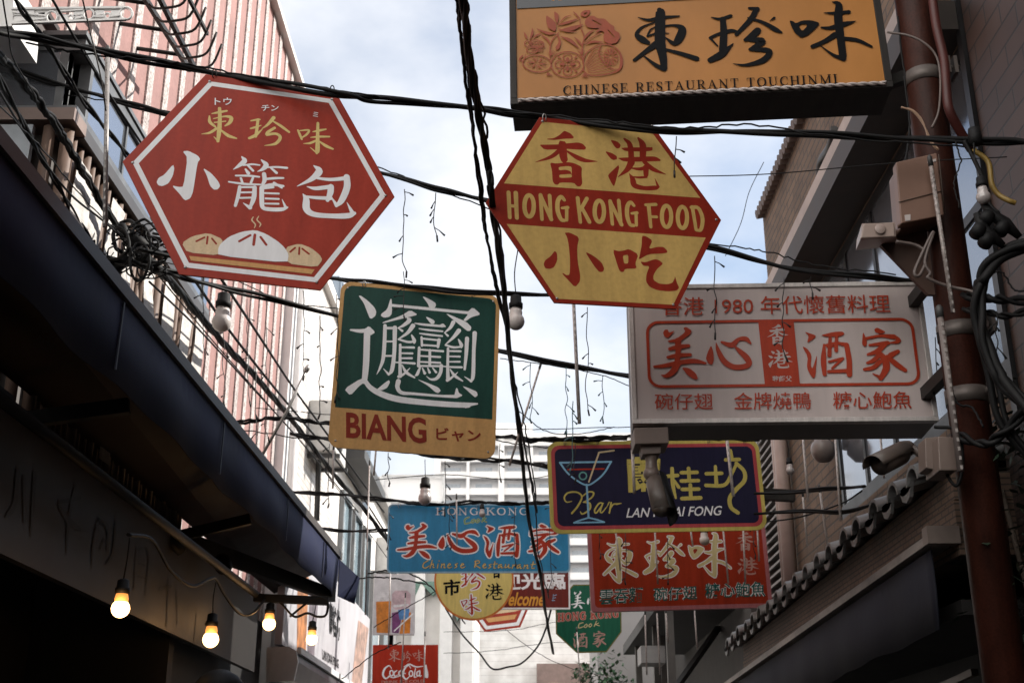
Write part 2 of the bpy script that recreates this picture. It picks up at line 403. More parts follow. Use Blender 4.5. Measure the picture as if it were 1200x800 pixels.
# ------------------------------------------------------------------ materials of the place
_m = mat
def mat(name, col, rough=.5, *a, **k):
    k.setdefault('spec', .22); k.setdefault('stretch', (5, .7, 1)); k['var'] = k.get('var', .1) + .05; k.setdefault('fine', .12); return _m(name, col, max(rough, .3), *a, **k)
M = dict(
 redsign=mat('red sign paint', (.36, .040, .022), .35, var=.10, scale=3), signwhite=mat('white sign film', (.86, .86, .88), .4, var=.03, scale=4, fine=0),
 gold=mat('pale gold film', (.72, .56, .22), .4, var=.08), bun=mat('bun cream film', (.74, .56, .36), .4, var=.05), tray=mat('tray orange film', (.66, .36, .14), .4, var=.05),
 hkyellow=mat('mustard film', (.58, .385, .13), .38, var=.10, scale=2.5), hkred=mat('dark red film', (.27, .024, .012), .38, var=.12, scale=3),
 green=mat('bottle green film', (.012, .06, .047), .4, var=.15, scale=3), tan=mat('tan film', (.62, .36, .14), .4, var=.10, scale=3), rust=mat('rust red film', (.24, .025, .012), .4, var=.1),
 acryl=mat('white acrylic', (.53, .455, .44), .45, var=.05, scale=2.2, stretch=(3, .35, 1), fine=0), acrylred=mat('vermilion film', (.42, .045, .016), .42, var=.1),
 alum=mat('painted aluminium', (.60, .56, .54), .42, .25, var=.12), black=mat('black rubber', (.007, .007, .0075), .6, var=.2), darkmetal=mat('dark painted steel', (.03, .027, .025), .5, .2, var=.35, scale=5),
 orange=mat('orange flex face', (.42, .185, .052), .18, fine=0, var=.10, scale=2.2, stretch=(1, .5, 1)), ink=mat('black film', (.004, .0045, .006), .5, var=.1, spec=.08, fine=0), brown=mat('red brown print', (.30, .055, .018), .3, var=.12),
 navy=mat('midnight film', (.014, .012, .042), .4, var=.12), yellow=mat('neon yellow film', (.60, .50, .13), .42, var=.1), pink=mat('rose film', (.50, .075, .085), .42, var=.1),
 sky=mat('sky blue film', (.26, .52, .75), .4, var=.06), teal=mat('teal film', (.15, .38, .36), .4, var=.06), straw=mat('straw cream film', (.72, .58, .36), .4, var=.06),
 blue=mat('cyan blue film', (.035, .26, .50), .38, var=.1, scale=3), bluered=mat('scarlet film', (.45, .035, .012), .4, var=.1), bluefr=mat('pale blue film', (.30, .50, .66), .4, var=.08),
 red8=mat('brick red panel', (.36, .035, .012), .4, var=.14, scale=3), redpink=mat('pink tube trim', (.45, .16, .18), .35, var=.1), cream=mat('cream film', (.66, .56, .30), .4, var=.08), ltgreen=mat('deep teal film', (.01, .11, .10), .4, var=.1),
 maroon=mat('maroon panel', (.16, .018, .012), .4, var=.12), amber=mat('amber film', (.75, .36, .05), .4, var=.08), circ=mat('lemon panel', (.78, .62, .20), .4, var=.08), orng=mat('orange rim', (.66, .20, .045), .4, var=.08),
 dgreen=mat('forest panel', (.008, .11, .062), .4, var=.14), olive=mat('olive trim', (.16, .14, .03), .5), coke=mat('cola red panel', (.42, .030, .012), .38, var=.12, scale=3), faded=mat('faded film', (.52, .30, .26), .45, var=.2),
 steel=mat('galvanised steel', (.42, .41, .40), .38, .7, var=.2, scale=12), rubber=mat('grey cable sheath', (.10, .095, .09), .5, var=.2),
)
mat = _m
# ------------------------------------------------------------------ signs over the street
HK_HEX = lambda a, b, h: [(a, 0), (b, h), (-b, h), (-a, 0), (-b, -h), (b, -h)]
def dumpling_sign(C, yaw, tilt, roll, label, k=1.0):
    s = Sign('dumpling_sign', label, 'sign', C, yaw, tilt, roll); return s
s = Sign('dumpling_sign', 'large red hexagonal sign with white rim and three steaming dumplings, hung on the thickest cable', 'sign', (-.9494, 4.0, 3.7238), .2463, -.0485, -.0236)
hexo = HK_HEX(.4914, .2458, .4195); s.slab(hexo, .008, [M['redsign'], M['redsign']], bevel=.001)
z = s.z(); o1, o2 = inset_poly(hexo, .029), inset_poly(hexo, .048)
def ring(mb, o1, o2, z, m=0):
    k = len(mb.v); n = len(o1); mb.v += [Vector((*p, z)) for p in o1] + [Vector((*p, z)) for p in o2]
    for i in range(n): j = (i + 1) % n; mb.face([k + i, k + j, k + n + j, k + n + i], m)
s.put('border', M['signwhite'], lambda mb: ring(mb, o1, o2, z))
R1, R2, R3, R4, R5 = (140, 80, 6.6667), (290, 80, 6.6667), (160, 160, 8), (280, 170, 8), (200, 240, 6)
g1 = s.learn('東', R1, 's 722 356 8 780 345 22 838 334 16; s 703 375 12 706 420 26 748 458 18; s 735 395 8 820 378 16 872 387 30 862 425 28 825 452 12; s 742 425 12 830 415 10; s 782 315 26 784 400 30 778 500 34 768 572 22; s 772 570 20 738 537 6; s 758 472 22 705 505 20 642 515 5; s 790 482 12 850 528 28 914 549 12')
g2 = s.learn('珍', R2, 's 28 412 12 82 402 18 98 402 12; s 82 402 22 73 480 24 64 535 22; s 25 472 14 62 462 18 106 448 8; s 14 548 22 62 525 26 114 480 8; s 205 388 30 160 440 22 112 475 5; s 195 412 12 260 452 24 325 500 18; s 212 467 22 160 500 24 142 516 10; s 152 521 24 222 513 22 256 542 26 220 590 24 133 606 5')
g3 = s.learn('味', R2, 's 394 485 14 409 520 20 424 556 16; s 400 490 8 470 484 16 480 494 18 458 522 18 415 550 8; s 510 498 8 560 488 22 613 478 12; s 492 542 6 560 536 20 640 536 14; s 550 430 22 548 540 28 547 640 36 541 666 18; s 543 664 16 490 620 5; s 545 562 16 490 586 20 438 590 5; s 560 572 12 612 607 26 667 632 16')
s.chars(M['gold'], g1, g2, g3)
g4 = s.learn('小', R3, 'p 432 140 485 135 575 180 598 215 572 245 530 520 505 580 462 600 440 588 405 540 330 460 400 475 440 470 478 200; p 343 262 355 300 340 370 300 440 245 467 205 460 187 430 205 390 260 360; p 622 295 700 345 765 420 785 465 760 498 725 500 690 465 660 370')
g5 = s.px_items(R4, 's 28 112 14 52 150 50 0 195 34 -52 230 6; s 40 192 14 120 182 20 195 190 14; s 85 192 22 132 242 24; s 212 142 14 255 188 50 222 228 34 174 250 6; s 250 212 14 350 208 22 450 216 24; s 300 216 20 352 262 28;'
 's 62 228 18 88 265 36; s -30 288 18 100 290 22 190 300 18; s 18 312 22 34 360 24; s 132 306 22 112 356 24; s -95 346 16 50 366 24 202 372 16; s 8 392 32 -8 480 34 -34 570 28; s 10 396 20 145 396 24; s 148 398 40 138 500 44 102 592 26; s 104 588 40 40 544 6; s 15 446 20 120 444 20; s 12 497 20 120 494 20;'
 's 235 272 40 240 330 40 222 372 28; s 235 322 24 330 313 26 416 311 20; s 215 392 26 310 372 30 415 386 24; s 330 357 28 402 402 20; s 214 400 44 214 520 44 226 588 40 300 604 42 400 604 40 452 586 22; s 440 590 30 404 510 5; s 215 408 26 320 396 26; s 245 452 20 372 457 20; s 250 502 20 372 507 20; s 245 550 18 370 552 20')
g6 = s.learn('包', R4, 's 702 195 10 752 245 68 682 320 48 545 388 6; s 735 312 26 860 325 36 1010 312 44; s 1010 300 60 1012 400 64 962 520 58 912 574 26; s 915 565 40 866 490 6; s 640 392 10 720 408 40 860 392 44; s 862 392 58 856 450 58 830 520 36; s 612 482 20 720 495 34 860 500 40; s 600 460 8 630 510 58 634 600 68 700 650 56 860 666 50 1020 664 58 1082 640 36; s 1060 630 40 1012 538 5')
GLYPH['籠'] = None
s.chars(M['signwhite'], g4, g5, g6)
s.chars(M['bun'], s.px_items(R5, 'p 78 270 150 222 265 198 370 245 345 300 340 357 115 335'), s.px_items(R5, 'p 805 300 905 273 990 305 1050 355 1067 388 1028 440 812 412'), name='dumpling_picture')
s.shapes('dumpling_picture', M['tray'], s.px_items(R5, 'q 130 360 1012 455 990 487 142 392'))
s.shapes('dumpling_picture', M['signwhite'], s.px_items(R5, 'p 335 358 333 310 350 275 410 225 500 190 595 178 670 205 750 255 800 300 830 350 820 410'))
s.shapes('dumpling_picture', M['redsign'], s.px_items(R5, 's 180 258 13 238 230 13; s 260 225 13 254 275 13; s 290 238 13 320 275 13; s 482 258 17 560 215 17; s 592 212 19 583 282 19; s 632 228 17 672 282 17; s 840 332 13 875 303 13; s 905 302 13 902 348 13; s 925 310 13 972 346 13'))
s.shapes('steam_picture', M['bun'], s.px_items(R5, 's 580 88 7 571 110 9 595 140 10 588 165 5; s 618 83 7 607 108 9 632 135 10 624 157 5'))
for tx, a, b, t in (('トウ', (251.5, 123.5), (271.5, 123.5), 115), ('チン', (306.5, 130.5), (326.5, 130.5), 123.5), ('ミ', (366.5, 137.8), (373, 137.8), 131.8)):
    s.words('reading_lettering', M['signwhite'], tx, a, b, t, .012)
for x, y in ((251, 88), (389, 107)): s.hook(x, y, M['black'])
s.screws([(u * .93, v * .93) for u, v in hexo], M['steel'])
DUMP = s

s = Sign('street_food_sign', 'yellow and red hexagonal sign reading HONG KONG FOOD between red characters', 'sign', (.3318, 4.25, 3.7127), .2785, -.0316, .0556)
hexo = HK_HEX(.4814, .2422, .3949); s.slab(hexo, .008, [M['hkred'], M['hkred']], bevel=.001)
Lp = lambda *a: ['q', [s.loc(a[i], a[i + 1]) for i in range(0, len(a), 2)]]
s.shapes('yellow_field', M['hkyellow'], [Lp(590.6, 215, 635.6, 143, 764, 155.5, 820.6, 232)]); s.shapes('yellow_field', M['hkyellow'], [Lp(593.7, 262.5, 827, 278.5, 789, 357, 652.5, 350)], step=.00001)
Q1, Q2, Q3, Q4, Q5, Q6 = (590, 130, 8), (690, 140, 8), (575, 205, 8), (705, 205, 8), (620, 265, 8), (700, 265, 8)
h1 = s.learn('香', Q1, 'p 565 190 580 190 630 212 662 250 645 262 575 262 480 275 408 270 410 262 470 258 525 228; p 335 318 400 318 520 315 600 305 700 296 745 310 775 345 765 366 690 364 590 357 520 362 385 366; p 515 278 590 290 598 430 605 462 585 485 560 488 540 470 522 420; s 520 377 44 440 435 36 300 482 5; s 600 382 22 690 437 52 770 466 42 880 475 5;'
 'p 435 485 500 495 600 480 660 490 735 525 732 600 740 680 720 710 690 708 660 675 530 672 510 695 480 690 460 660 455 560; h 517 527 600 518 640 525 640 600 628 565 580 552 520 558; h 522 600 580 596 630 592 642 604 640 625 526 630')
h2 = s.learn('港', Q2, 'p 200 192 265 205 300 240 290 270 262 275 240 255; p 150 298 215 315 262 345 265 375 230 383 200 365; p 295 412 240 630 222 615 178 530 195 505; s 335 185 26 385 240 56 400 380 60; s 465 178 26 505 240 70 505 370 62; s 310 272 10 360 282 40 560 280 44 588 268 20; s 282 366 10 350 377 44 600 371 54 662 382 24; s 400 400 70 360 470 50 275 540 6; s 520 400 44 600 466 52 722 516 6; s 400 458 16 480 466 36 540 450 40; s 535 452 60 535 520 50; s 420 540 16 480 545 24 540 540 24; s 380 510 8 410 560 54 430 620 60 520 645 46 620 642 48 658 634 16; s 650 632 30 620 556 5')
h3 = s.px_items(Q5, 'p 332 62 380 60 470 105 450 200 455 330 480 460 475 520 440 565 415 560 375 515 308 445 320 440 350 460 380 455 385 330 372 180 355 100; p 240 230 262 255 265 320 235 385 195 402 150 395 135 355 150 320 205 280; p 522 238 600 275 680 340 705 400 690 430 655 430 610 375')
h4 = s.learn('吃', Q6, 'p 142 220 200 235 245 230 295 213 385 265 355 350 370 398 260 400 245 430 220 430 200 405; h 238 275 290 268 290 350 250 352; p 418 90 455 95 518 135 480 215 560 195 620 195 655 230 655 250 600 258 480 262 385 318 400 260 415 180; p 402 332 450 340 540 308 580 320 618 352 560 400 525 460 525 505 580 540 660 545 705 530 722 495 728 468 745 530 768 578 740 605 660 612 560 600 490 570 455 520 460 450 490 375 430 372')
s.chars(M['hkred'], h1, h2, h3, h4)
rd = lambda cx, cy, rx, ry, w=42: loop_pts(cx, cy, rx, ry, w, 12)
G_ = 's {0} 237 32 {1} 206 40 {2} 250 42 {2} 340 44 {1} 418 40 {3} 428 34; s {4} 425 32 {4} 322 34; s {5} 312 26 {6} 306 34;'
en = 's 167 165 40 178 400 36; s 235 170 44 245 405 38; s 170 290 32 240 295 32;' + rd(360, 292, 44, 100) + 's 467 190 40 480 418 34; s 470 200 36 568 418 40; s 552 195 38 565 415 34;' + G_.format(690, 660, 628, 690, 712, 668, 722) + 's 815 218 40 840 445 34; s 902 222 38 838 335 36; s 850 300 36 925 442 40;' + rd(1018, 342, 44, 100)
e2 = 's 80 247 40 100 463 34; s 82 255 36 186 468 40; s 160 242 38 180 465 34;' + 's 302 288 32 270 258 38 240 300 42 240 390 42 266 465 38 300 475 34; s 325 472 32 322 370 32; s 282 362 26 332 356 32;' + 's 440 288 40 460 488 34; s 412 282 30 508 278 34; s 450 392 28 515 395 30;' + rd(608, 390, 44, 100) + rd(757, 400, 44, 100) + 's 850 302 38 885 515 34; s 840 306 36 905 312 40 945 410 42 930 512 36 888 520 28'
s.shapes('lettering', M['hkyellow'], s.px_items(Q3, en) + s.px_items(Q4, e2), 'HONG KONG FOOD in rounded mustard capitals')
s.screws([(u * .955, v * .955) for u, v in hexo], M['steel'])
for x, y in ((637, 140), (763, 153)): s.hook(x, y, M['steel'])

s = Sign('noodle_sign', 'dark green square sign with one huge white character above the word BIANG', 'sign', (-.5218, 5.8, 3.6130), .1829, -.0127, -.0278)
w, h = .8194, .8781; s.slab(rrect(-w / 2, w / 2, -h / 2, h / 2, .055), .008, [M['tan'], M['tan']], bevel=.001)
gy = s.loc(470, 483)[1]; gz = s.z()
gp = [p for p in rrect(-w / 2 + .02, w / 2 - .02, gy, h / 2 - .02, .045)]; gp = [p for p in gp if p[1] > gy + .05] + [(-w / 2 + .02, gy), (w / 2 - .02, gy)]
s.put('green_field', M['green'], lambda mb: mb.poly([(*p, gz) for p in gp]))
B1 = (390, 325, 8)
bi = ('p 240 172 262 170 330 220 390 280 408 320 400 360 365 388 345 380 325 330 290 240; p 540 200 553 205 555 340 530 370 480 378 450 360 455 340 510 300; s 555 262 28 800 285 30 1275 332 30; p 1262 325 1312 278 1390 348 1300 372 1245 412 1222 402 1265 350; p 840 180 860 180 960 235 968 262 955 288 905 285 890 245; p 725 305 800 350 700 375 465 432 470 418 640 360; p 1060 342 1085 345 1250 415 1300 465 1290 500 1262 503 1220 470;'
 's 168 492 18 250 502 36 330 497 40; p 295 490 338 453 400 515 350 545 300 522; s 322 500 60 312 800 58 296 975 50; p 105 1045 265 945 320 960 285 990 245 1020 165 1108; s 300 965 40 350 1030 48 440 1085 56 600 1138 60 850 1170 56 1100 1190 54 1270 1197 50; p 1240 1172 1360 1175 1362 1190 1290 1205 1250 1225 1235 1222;'
 's 490 452 34 484 620 36 472 760 34 446 840 24 412 908 5; s 490 475 26 590 475 26; s 582 470 42 576 700 36 556 860 38 524 912 16; s 524 908 24 475 855 6; s 495 600 18 570 600 18; s 490 735 18 565 735 18;'
 's 700 382 18 718 402 42 665 448 30 610 475 10; s 615 476 10 650 500 26; s 752 452 44 700 520 32 612 580 10; s 618 580 20 700 604 24 765 602 20; p 730 535 745 535 782 585 778 612 762 625 752 615;'
 's 632 630 24 630 800 28 632 925 36; s 640 655 18 760 657 24; s 640 710 16 745 712 22; s 640 757 16 740 757 22; s 580 795 14 680 800 20 766 806 24; s 618 930 30 665 905 22 722 850 8; s 650 822 12 690 890 30 766 938 16;'
 'p 870 370 888 372 940 395 958 415 945 438 918 435; s 770 430 10 850 442 24 1010 456 24; p 1000 445 1035 430 1065 465 1010 470; s 810 480 12 900 493 22 1028 505 18; s 815 525 12 900 536 22 1025 550 18; s 832 560 22 836 640 22; s 830 572 20 1000 590 20; s 996 585 34 985 652 26; s 835 633 20 990 643 20;'
 's 810 658 26 803 830 30; s 815 676 18 1033 692 22; s 815 735 16 1005 746 22; s 800 790 16 1005 800 22; s 805 829 20 1028 832 22; s 910 682 26 908 828 26; s 1017 826 34 1010 890 32 975 945 32 920 955 20 878 926 6; s 818 842 18 792 905 30 772 920 10; s 840 850 12 862 898 28; s 890 848 12 907 890 26; s 936 848 12 968 888 24;'
 's 1130 420 40 1102 470 30 1047 520 10; s 1050 520 12 1078 547 22; s 1182 498 44 1130 562 30 1055 630 10; s 1058 634 20 1130 655 24 1205 650 18; p 1170 575 1185 578 1222 625 1220 650 1205 668 1194 655;'
 's 1080 666 24 1077 830 28 1080 955 36; s 1090 690 18 1197 692 22; s 1090 740 14 1190 742 20; s 1090 790 14 1190 790 20; s 1030 833 10 1120 840 20 1208 842 22; s 1072 965 28 1112 940 22 1170 890 8; s 1100 862 12 1142 920 30 1216 970 14;'
 's 1258 572 40 1250 720 34 1236 862 22; s 1330 522 44 1321 700 34 1315 920 36 1292 975 18; s 1297 972 26 1235 930 6;'
 'p 525 962 537 980 510 1035 460 1058 410 1050 430 1035 490 985; s 615 972 46 606 1030 40 645 1080 36 760 1090 26 1000 1110 24 1150 1115 32; p 1155 1035 1170 1040 1180 1080 1220 1106 1160 1132 1135 1125 1140 1100; p 785 950 880 985 990 1030 1012 1060 990 1085 960 1075 900 1020; p 1210 1015 1270 1035 1350 1070 1358 1105 1335 1125 1305 1100')
s.shapes('character', M['signwhite'], s.px_items(B1, bi))
s.words('lettering', M['rust'], 'BIANG', (405.5, 513), (500, 519.7), 482.5, .028)
s.words('lettering', M['rust'], 'ビャン', (511, 516), (563.5, 518.4), 500.5, .02)
s.screws([(a * (w / 2 - .035), b * (h / 2 - .035)) for a in (-1, 1) for b in (-1, 1)], M['steel'])
for x, y in ((426.5, 334), (554, 345)): s.hook(x, y, M['steel'])

# the two light boxes bracketed to the red column
def lightbox(s, w, h, d, face, frame, fr):
    s.slab([(-w / 2 + fr, -h / 2 + fr), (w / 2 - fr, -h / 2 + fr), (w / 2 - fr, h / 2 - fr), (-w / 2 + fr, h / 2 - fr)], .01, [face, face], 'face', -.004)
    mb = MB()
    for a, b in (((-w / 2, -h / 2), (w / 2, -h / 2 + fr)), ((-w / 2, h / 2 - fr), (w / 2, h / 2)), ((-w / 2, -h / 2 + fr), (-w / 2 + fr, h / 2 - fr)), ((w / 2 - fr, -h / 2 + fr), (w / 2, h / 2 - fr))):
        mb.box((*a, -.035), (*b, .004))
    o = mb.build('frame', frame[0], s.root, local=True); b = o.modifiers.new('bevel', 'BEVEL'); b.width = .002; b.segments = 2
    mb = MB(); e = .004; mb.box((-w / 2 + e, -h / 2 + e, -d), (w / 2 - e, h / 2 - e, -.036)); mb.build('case', frame[1], s.root, local=True)

s = Sign('restaurant_light_box', 'white boxed sign with red characters 美心酒家 inside a red rounded frame', 'sign', (1.0951, 4.9, 3.3752), -.0371, -.0347, -.0033)
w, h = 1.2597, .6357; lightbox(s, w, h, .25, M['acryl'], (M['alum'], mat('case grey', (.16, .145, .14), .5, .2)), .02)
W1, W2, W3, W4, W5 = (730, 330, 6.6667), (920, 320, 6.6667), (730, 410, 6.6667), (930, 400, 6.6667), (860, 360, 6.6667)
p = lambda x, y: s.loc(x, y)
ox0, oy0 = p(759.5, 455); ox1, oy1 = p(1069.5, 372); z = s.z(); oo = rrect(ox0, ox1, oy0 + .002, oy1, .055); oi = inset_poly(oo, .0125)
s.put('red_outline', M['acrylred'], lambda mb: ring(mb, oo[::-1], oi[::-1], z))
s.shapes('red_block', M['acrylred'], [['q', [p(888.5, 377), p(930, 376), p(937.5, 451.5), p(896.5, 452.5)]]])
c1 = s.learn('美', W1, 'p 325 375 350 372 360 400 408 380 375 415 350 440 325 430 312 400; p 470 362 495 352 540 385 520 415 440 470 360 475 345 460 420 445 490 390; s 365 525 26 430 510 38 512 500 28; s 350 590 24 430 576 36 525 570 28; s 430 460 50 430 560 42 420 650 44; s 245 664 20 330 655 34 450 630 38 560 620 40 645 636 18; s 425 640 52 392 700 50 340 735 34 302 730 8; p 455 668 520 675 570 715 588 760 560 765 510 735')
c2 = s.learn('心', W1, 'p 688 495 705 540 712 610 695 652 665 635 648 600 660 555; s 728 480 8 745 540 34 790 620 46 860 664 46 940 664 44 985 640 44 965 592 50 910 540 36 868 500 10; s 772 472 20 850 495 46 900 452 30 960 447 40 998 482 16')
c3 = s.learn('酒', W2, 'p 148 455 240 485 235 505 170 548 185 490; p 132 568 175 590 208 640 200 720 212 745 225 715 250 630 242 740 238 800 222 822 200 800 170 740 178 650; p 275 485 380 458 450 455 465 475 430 495 330 498; s 306 560 20 300 680 44 308 790 32; s 320 562 20 400 547 24 480 560 36; s 480 560 40 500 680 42 502 792 44; s 352 505 26 346 642 34; s 402 500 26 398 605 30; s 330 575 16 395 568 12; s 345 692 22 452 664 20; s 448 668 22 368 742 18; s 340 768 26 500 762 34')
c4 = s.learn('家', W2, 'p 695 440 720 424 760 445 788 462 740 475 705 462; p 608 458 625 490 642 545 628 578 600 560; s 622 512 24 740 490 24 850 497 42; p 845 478 890 500 910 530 880 552 820 550 815 540 870 525; s 660 562 20 740 552 30 802 545 36; s 775 558 40 720 610 40 645 636 18; s 715 612 40 772 665 52 790 740 54 745 824 34; s 752 818 34 685 785 8; s 730 642 34 690 682 36 640 702 18; s 742 690 36 690 736 34 620 752 26; s 882 610 30 825 640 44; s 800 652 34 870 712 46 938 758 32')
s.chars(M['acrylred'], c1, c2, c3, c4)
s.chars(M['acryl'], s.glyph('香', (899, 404), 924, 380), s.glyph('港', (900, 431.5), 929, 409))
s.words('lettering', M['acryl'], '黎師父', (905, 447.5), (928, 447), 440.5, .02)
s.words('lettering', M['acrylred'], '香港 1980 年代懷舊料理', (775.5, 370), (1043.5, 366.5), 348.6, .004)
s.words('lettering', M['acrylred'], '碗仔翅', (767, 480), (835.5, 479.7), 461, .004)
s.words('lettering', M['acrylred'], '金牌燒鴨', (860, 480), (950.5, 479.2), 460, .004)
s.words('lettering', M['acrylred'], '糖心鮑魚', (976, 479.3), (1068.5, 478.6), 459, .004)
s.screws([(a * w / 2 * .97, b * (h / 2 - .01)) for a in (-1, -.33, .33, 1) for b in (-1, 1)], M['steel'])
WHITEBOX = s

s = Sign('orange_light_box', 'orange boxed sign with black brush characters, topmost on the red column', 'sign', (.7616, 4.55, 4.8210), -.0604, -.0336, .0117)
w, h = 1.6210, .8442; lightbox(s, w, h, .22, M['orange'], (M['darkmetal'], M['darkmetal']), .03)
p = lambda x, y: s.loc(x, y)
a, b = p(604, 10.5), p(1024, -12)
s.shapes('dark_band', mat('slate band', (.035, .04, .05), .2), [['q', [(-w / 2 + .034, h / 2 - .034), (-w / 2 + .034, a[1]), (w / 2 - .034, b[1]), (w / 2 - .034, h / 2 - .034)]]])
s.words('lettering', M['orange'], '金牌', (612, 3.5), (678, 0), -27, .02)
T1, T2, T3 = (590, 0, 6.6667), (730, 0, 6.6667), (880, 0, 6.6667)
x1 = s.learn('東b', T2, 's 285 78 40 292 100 74 290 200 80 290 330 82 312 450 62 322 535 48; s 320 540 44 255 510 34 162 438 10; s 118 138 6 200 158 26 300 140 32 438 128 14; s 265 170 12 150 215 20 108 270 36 150 310 58 195 335 36; s 310 208 18 400 200 22 462 228 60 440 300 66 398 340 42 332 296 10; s 190 285 14 270 262 20 358 262 8; s 260 345 60 180 402 38 88 472 26; s 310 382 20 450 420 36 575 460 44; s 190 285 16 215 235 14 262 208 10')
x2 = s.learn('珍b', T2, 's 690 138 8 760 150 26 842 126 30; s 780 150 44 787 260 56 780 400 60; s 682 298 26 740 270 26 840 243 34 900 250 16; s 682 472 46 770 425 60 862 342 8; s 686 305 18 740 362 12; s 985 66 20 1050 72 38; s 1042 76 42 1000 150 44 885 272 28; s 978 142 16 1090 176 30 1190 232 42 1240 256 14; s 1148 165 6 1182 142 22; s 1052 240 56 1000 290 56 955 315 30; s 990 312 36 1085 320 56 1058 352 50 992 388 26; s 1000 390 26 1110 392 46 1145 415 48 1090 475 48 960 510 26 862 500 5')
x3 = s.learn('味b', T3, 'p 300 162 330 168 350 185 400 162 470 160 540 182 500 230 440 280 390 298 345 262 318 215; h 372 205 400 190 432 192 440 205 400 248; s 570 103 6 650 105 28 765 95 32; s 636 18 10 685 40 52 682 150 66 700 300 60 718 440 58; s 722 460 44 640 430 26 542 358 6; s 550 217 16 620 220 34 720 192 46 820 168 6; s 660 272 50 580 322 38 482 366 36; s 720 302 34 830 316 34 942 366 20')
s.chars(M['ink'], x1, x2, x3)
s.serif('lettering', M['ink'], 'CHINESE RESTAURANT TOUCHINMI', (659.5, 111.5), (982, 98), 101)
# paper-cut picture of gourds and flowers
fl = (loop_pts(262, 500, 112, 66, 9, 20, 6) + loop_pts(500, 507, 128, 100, 9, 22) + 's 620 490 10 640 430 10 700 375 9 770 350 9 850 362 10 905 410 14 922 480 22 905 545 18 840 575 12 740 592 10 660 585 9 615 540 9;'
 + 's 148 440 14 125 468 10 150 482 8; s 172 432 6 158 480 6; s 760 360 8 745 420 8 780 490 8 850 540 8 890 545 8;' + loop_pts(840, 445, 52, 68, 5, 16, -20))
for i in range(12):
    a = R(30 * i); fl += f's {838+14*math.cos(a):.0f} {445+16*math.sin(a):.0f} 5 {838+44*math.cos(a):.0f} {445+60*math.sin(a):.0f} 13;'
    if i % 2 == 0: fl += f's {262+14*math.cos(a):.0f} {496+12*math.sin(a):.0f} 4 {262+45*math.cos(a+.15):.0f} {496+32*math.sin(a+.15):.0f} 12 {262+78*math.cos(a):.0f} {496+48*math.sin(a):.0f} 4;'
    if i % 2: fl += f's {262+18*math.cos(a):.0f} {496+14*math.sin(a):.0f} 3 {262+80*math.cos(a):.0f} {496+50*math.sin(a):.0f} 6;'
for i in range(4):
    a = R(90 * i); cx, cy = 500 + 62 * math.cos(a), 505 + 52 * math.sin(a); fl += loop_pts(cx, cy, 34, 30, 8, 10) + f's {500+20*math.cos(a):.0f} {505+18*math.sin(a):.0f} 12 {500+50*math.cos(a):.0f} {505+42*math.sin(a):.0f} 26;'
    a += R(45); fl += f's {500+72*math.cos(a):.0f} {505+62*math.sin(a):.0f} 4 {500+98*math.cos(a):.0f} {505+80*math.sin(a):.0f} 16;'
for i in range(9): fl += f's {640+i*3} {500+i*9} 4 {700+i*6} {395+i*22} 6 {752+i*12} {372+i*22} 6;'
for x, y in ((500, 480), (480, 505), (520, 505), (500, 530), (500, 505)): fl += f's {x-1} {y} 12 {x+1} {y} 12;'
fl += ('s 365 460 8 365 370 9 385 310 9 430 260 9; s 615 450 9 618 350 9 630 290 9 605 220 8 595 150 7 580 130 6; s 365 350 6 340 310 16 295 275 4; s 620 370 6 590 330 18 555 295 4; s 625 320 6 660 270 22 710 235 4; s 620 350 8 700 290 8 760 262 8; s 640 350 6 700 330 22 780 335 5;'
 'p 332 122 375 150 410 185 412 230 400 250 350 225 335 180; p 395 90 430 115 432 150 420 195 400 150; s 430 190 5 480 140 10 528 124 4; s 420 200 6 500 180 24 585 150 6; s 440 240 8 540 225 40 620 195 6; s 410 262 6 350 265 26 262 230 5; s 420 270 8 440 330 18 420 380 30 412 390 5; s 450 290 6 520 320 30 590 380 6; s 430 230 6 500 250 12 570 250 5; s 545 95 4 570 120 12 590 145 5;'
 'p 600 110 630 85 680 82 672 115 640 138 605 130; h 625 108 655 98 655 112 635 122; p 632 180 650 140 700 125 740 150 790 150 830 190 865 210 865 240 905 260 912 300 885 340 830 350 785 330 780 290 790 250 750 225 690 225 650 215; h 690 165 760 205 770 200 700 158; h 810 240 865 300 872 296 820 236; s 720 260 8 760 235 26 790 255 8;'
 's 160 255 4 175 285 16 185 310 6; s 225 225 4 225 265 20 205 315 6; s 230 300 5 260 280 16 295 262 4;' + loop_pts(185, 345, 20, 22, 8, 8) + loop_pts(262, 345, 52, 28, 8, 12, 10) + loop_pts(225, 395, 45, 22, 8, 10))
for i in range(14): x, y = 215 + (i % 5) * 22 + (i // 5) * 8, 340 + (i // 5) * 28; fl += loop_pts(x, y, 9, 10, 5, 7)
for i in range(7): fl += f's 345 570 4 {335+i*8} {592+(i%2)*6} 4; s 630 575 4 {610+i*9} {605+(i%2)*6} 4; s 365 440 4 {345+i*12} {395+abs(i-3)*5} 3; s 605 430 4 {580+i*10} {385+abs(i-3)*5} 3;'
s.shapes('gourd_picture', M['brown'], s.px_items(T1, fl))
mb = MB(); P = [Vector((-w / 2 + .035, -h / 2 + .012, .012)), Vector((w / 2 - .03, -h / 2 + .014, .012))]
tw = [P[0].lerp(P[1], i / 120) for i in range(121)]
for ph in (0, math.pi): mb.tube([q + Vector((0, .005 * math.cos(i * .9 + ph), .005 * math.sin(i * .9 + ph))) for i, q in enumerate(tw)], .0055, 5)
mb.build('rope_light', mat('rope light', (.5, .44, .42), .35), s.root, local=True)
TOPBOX = s

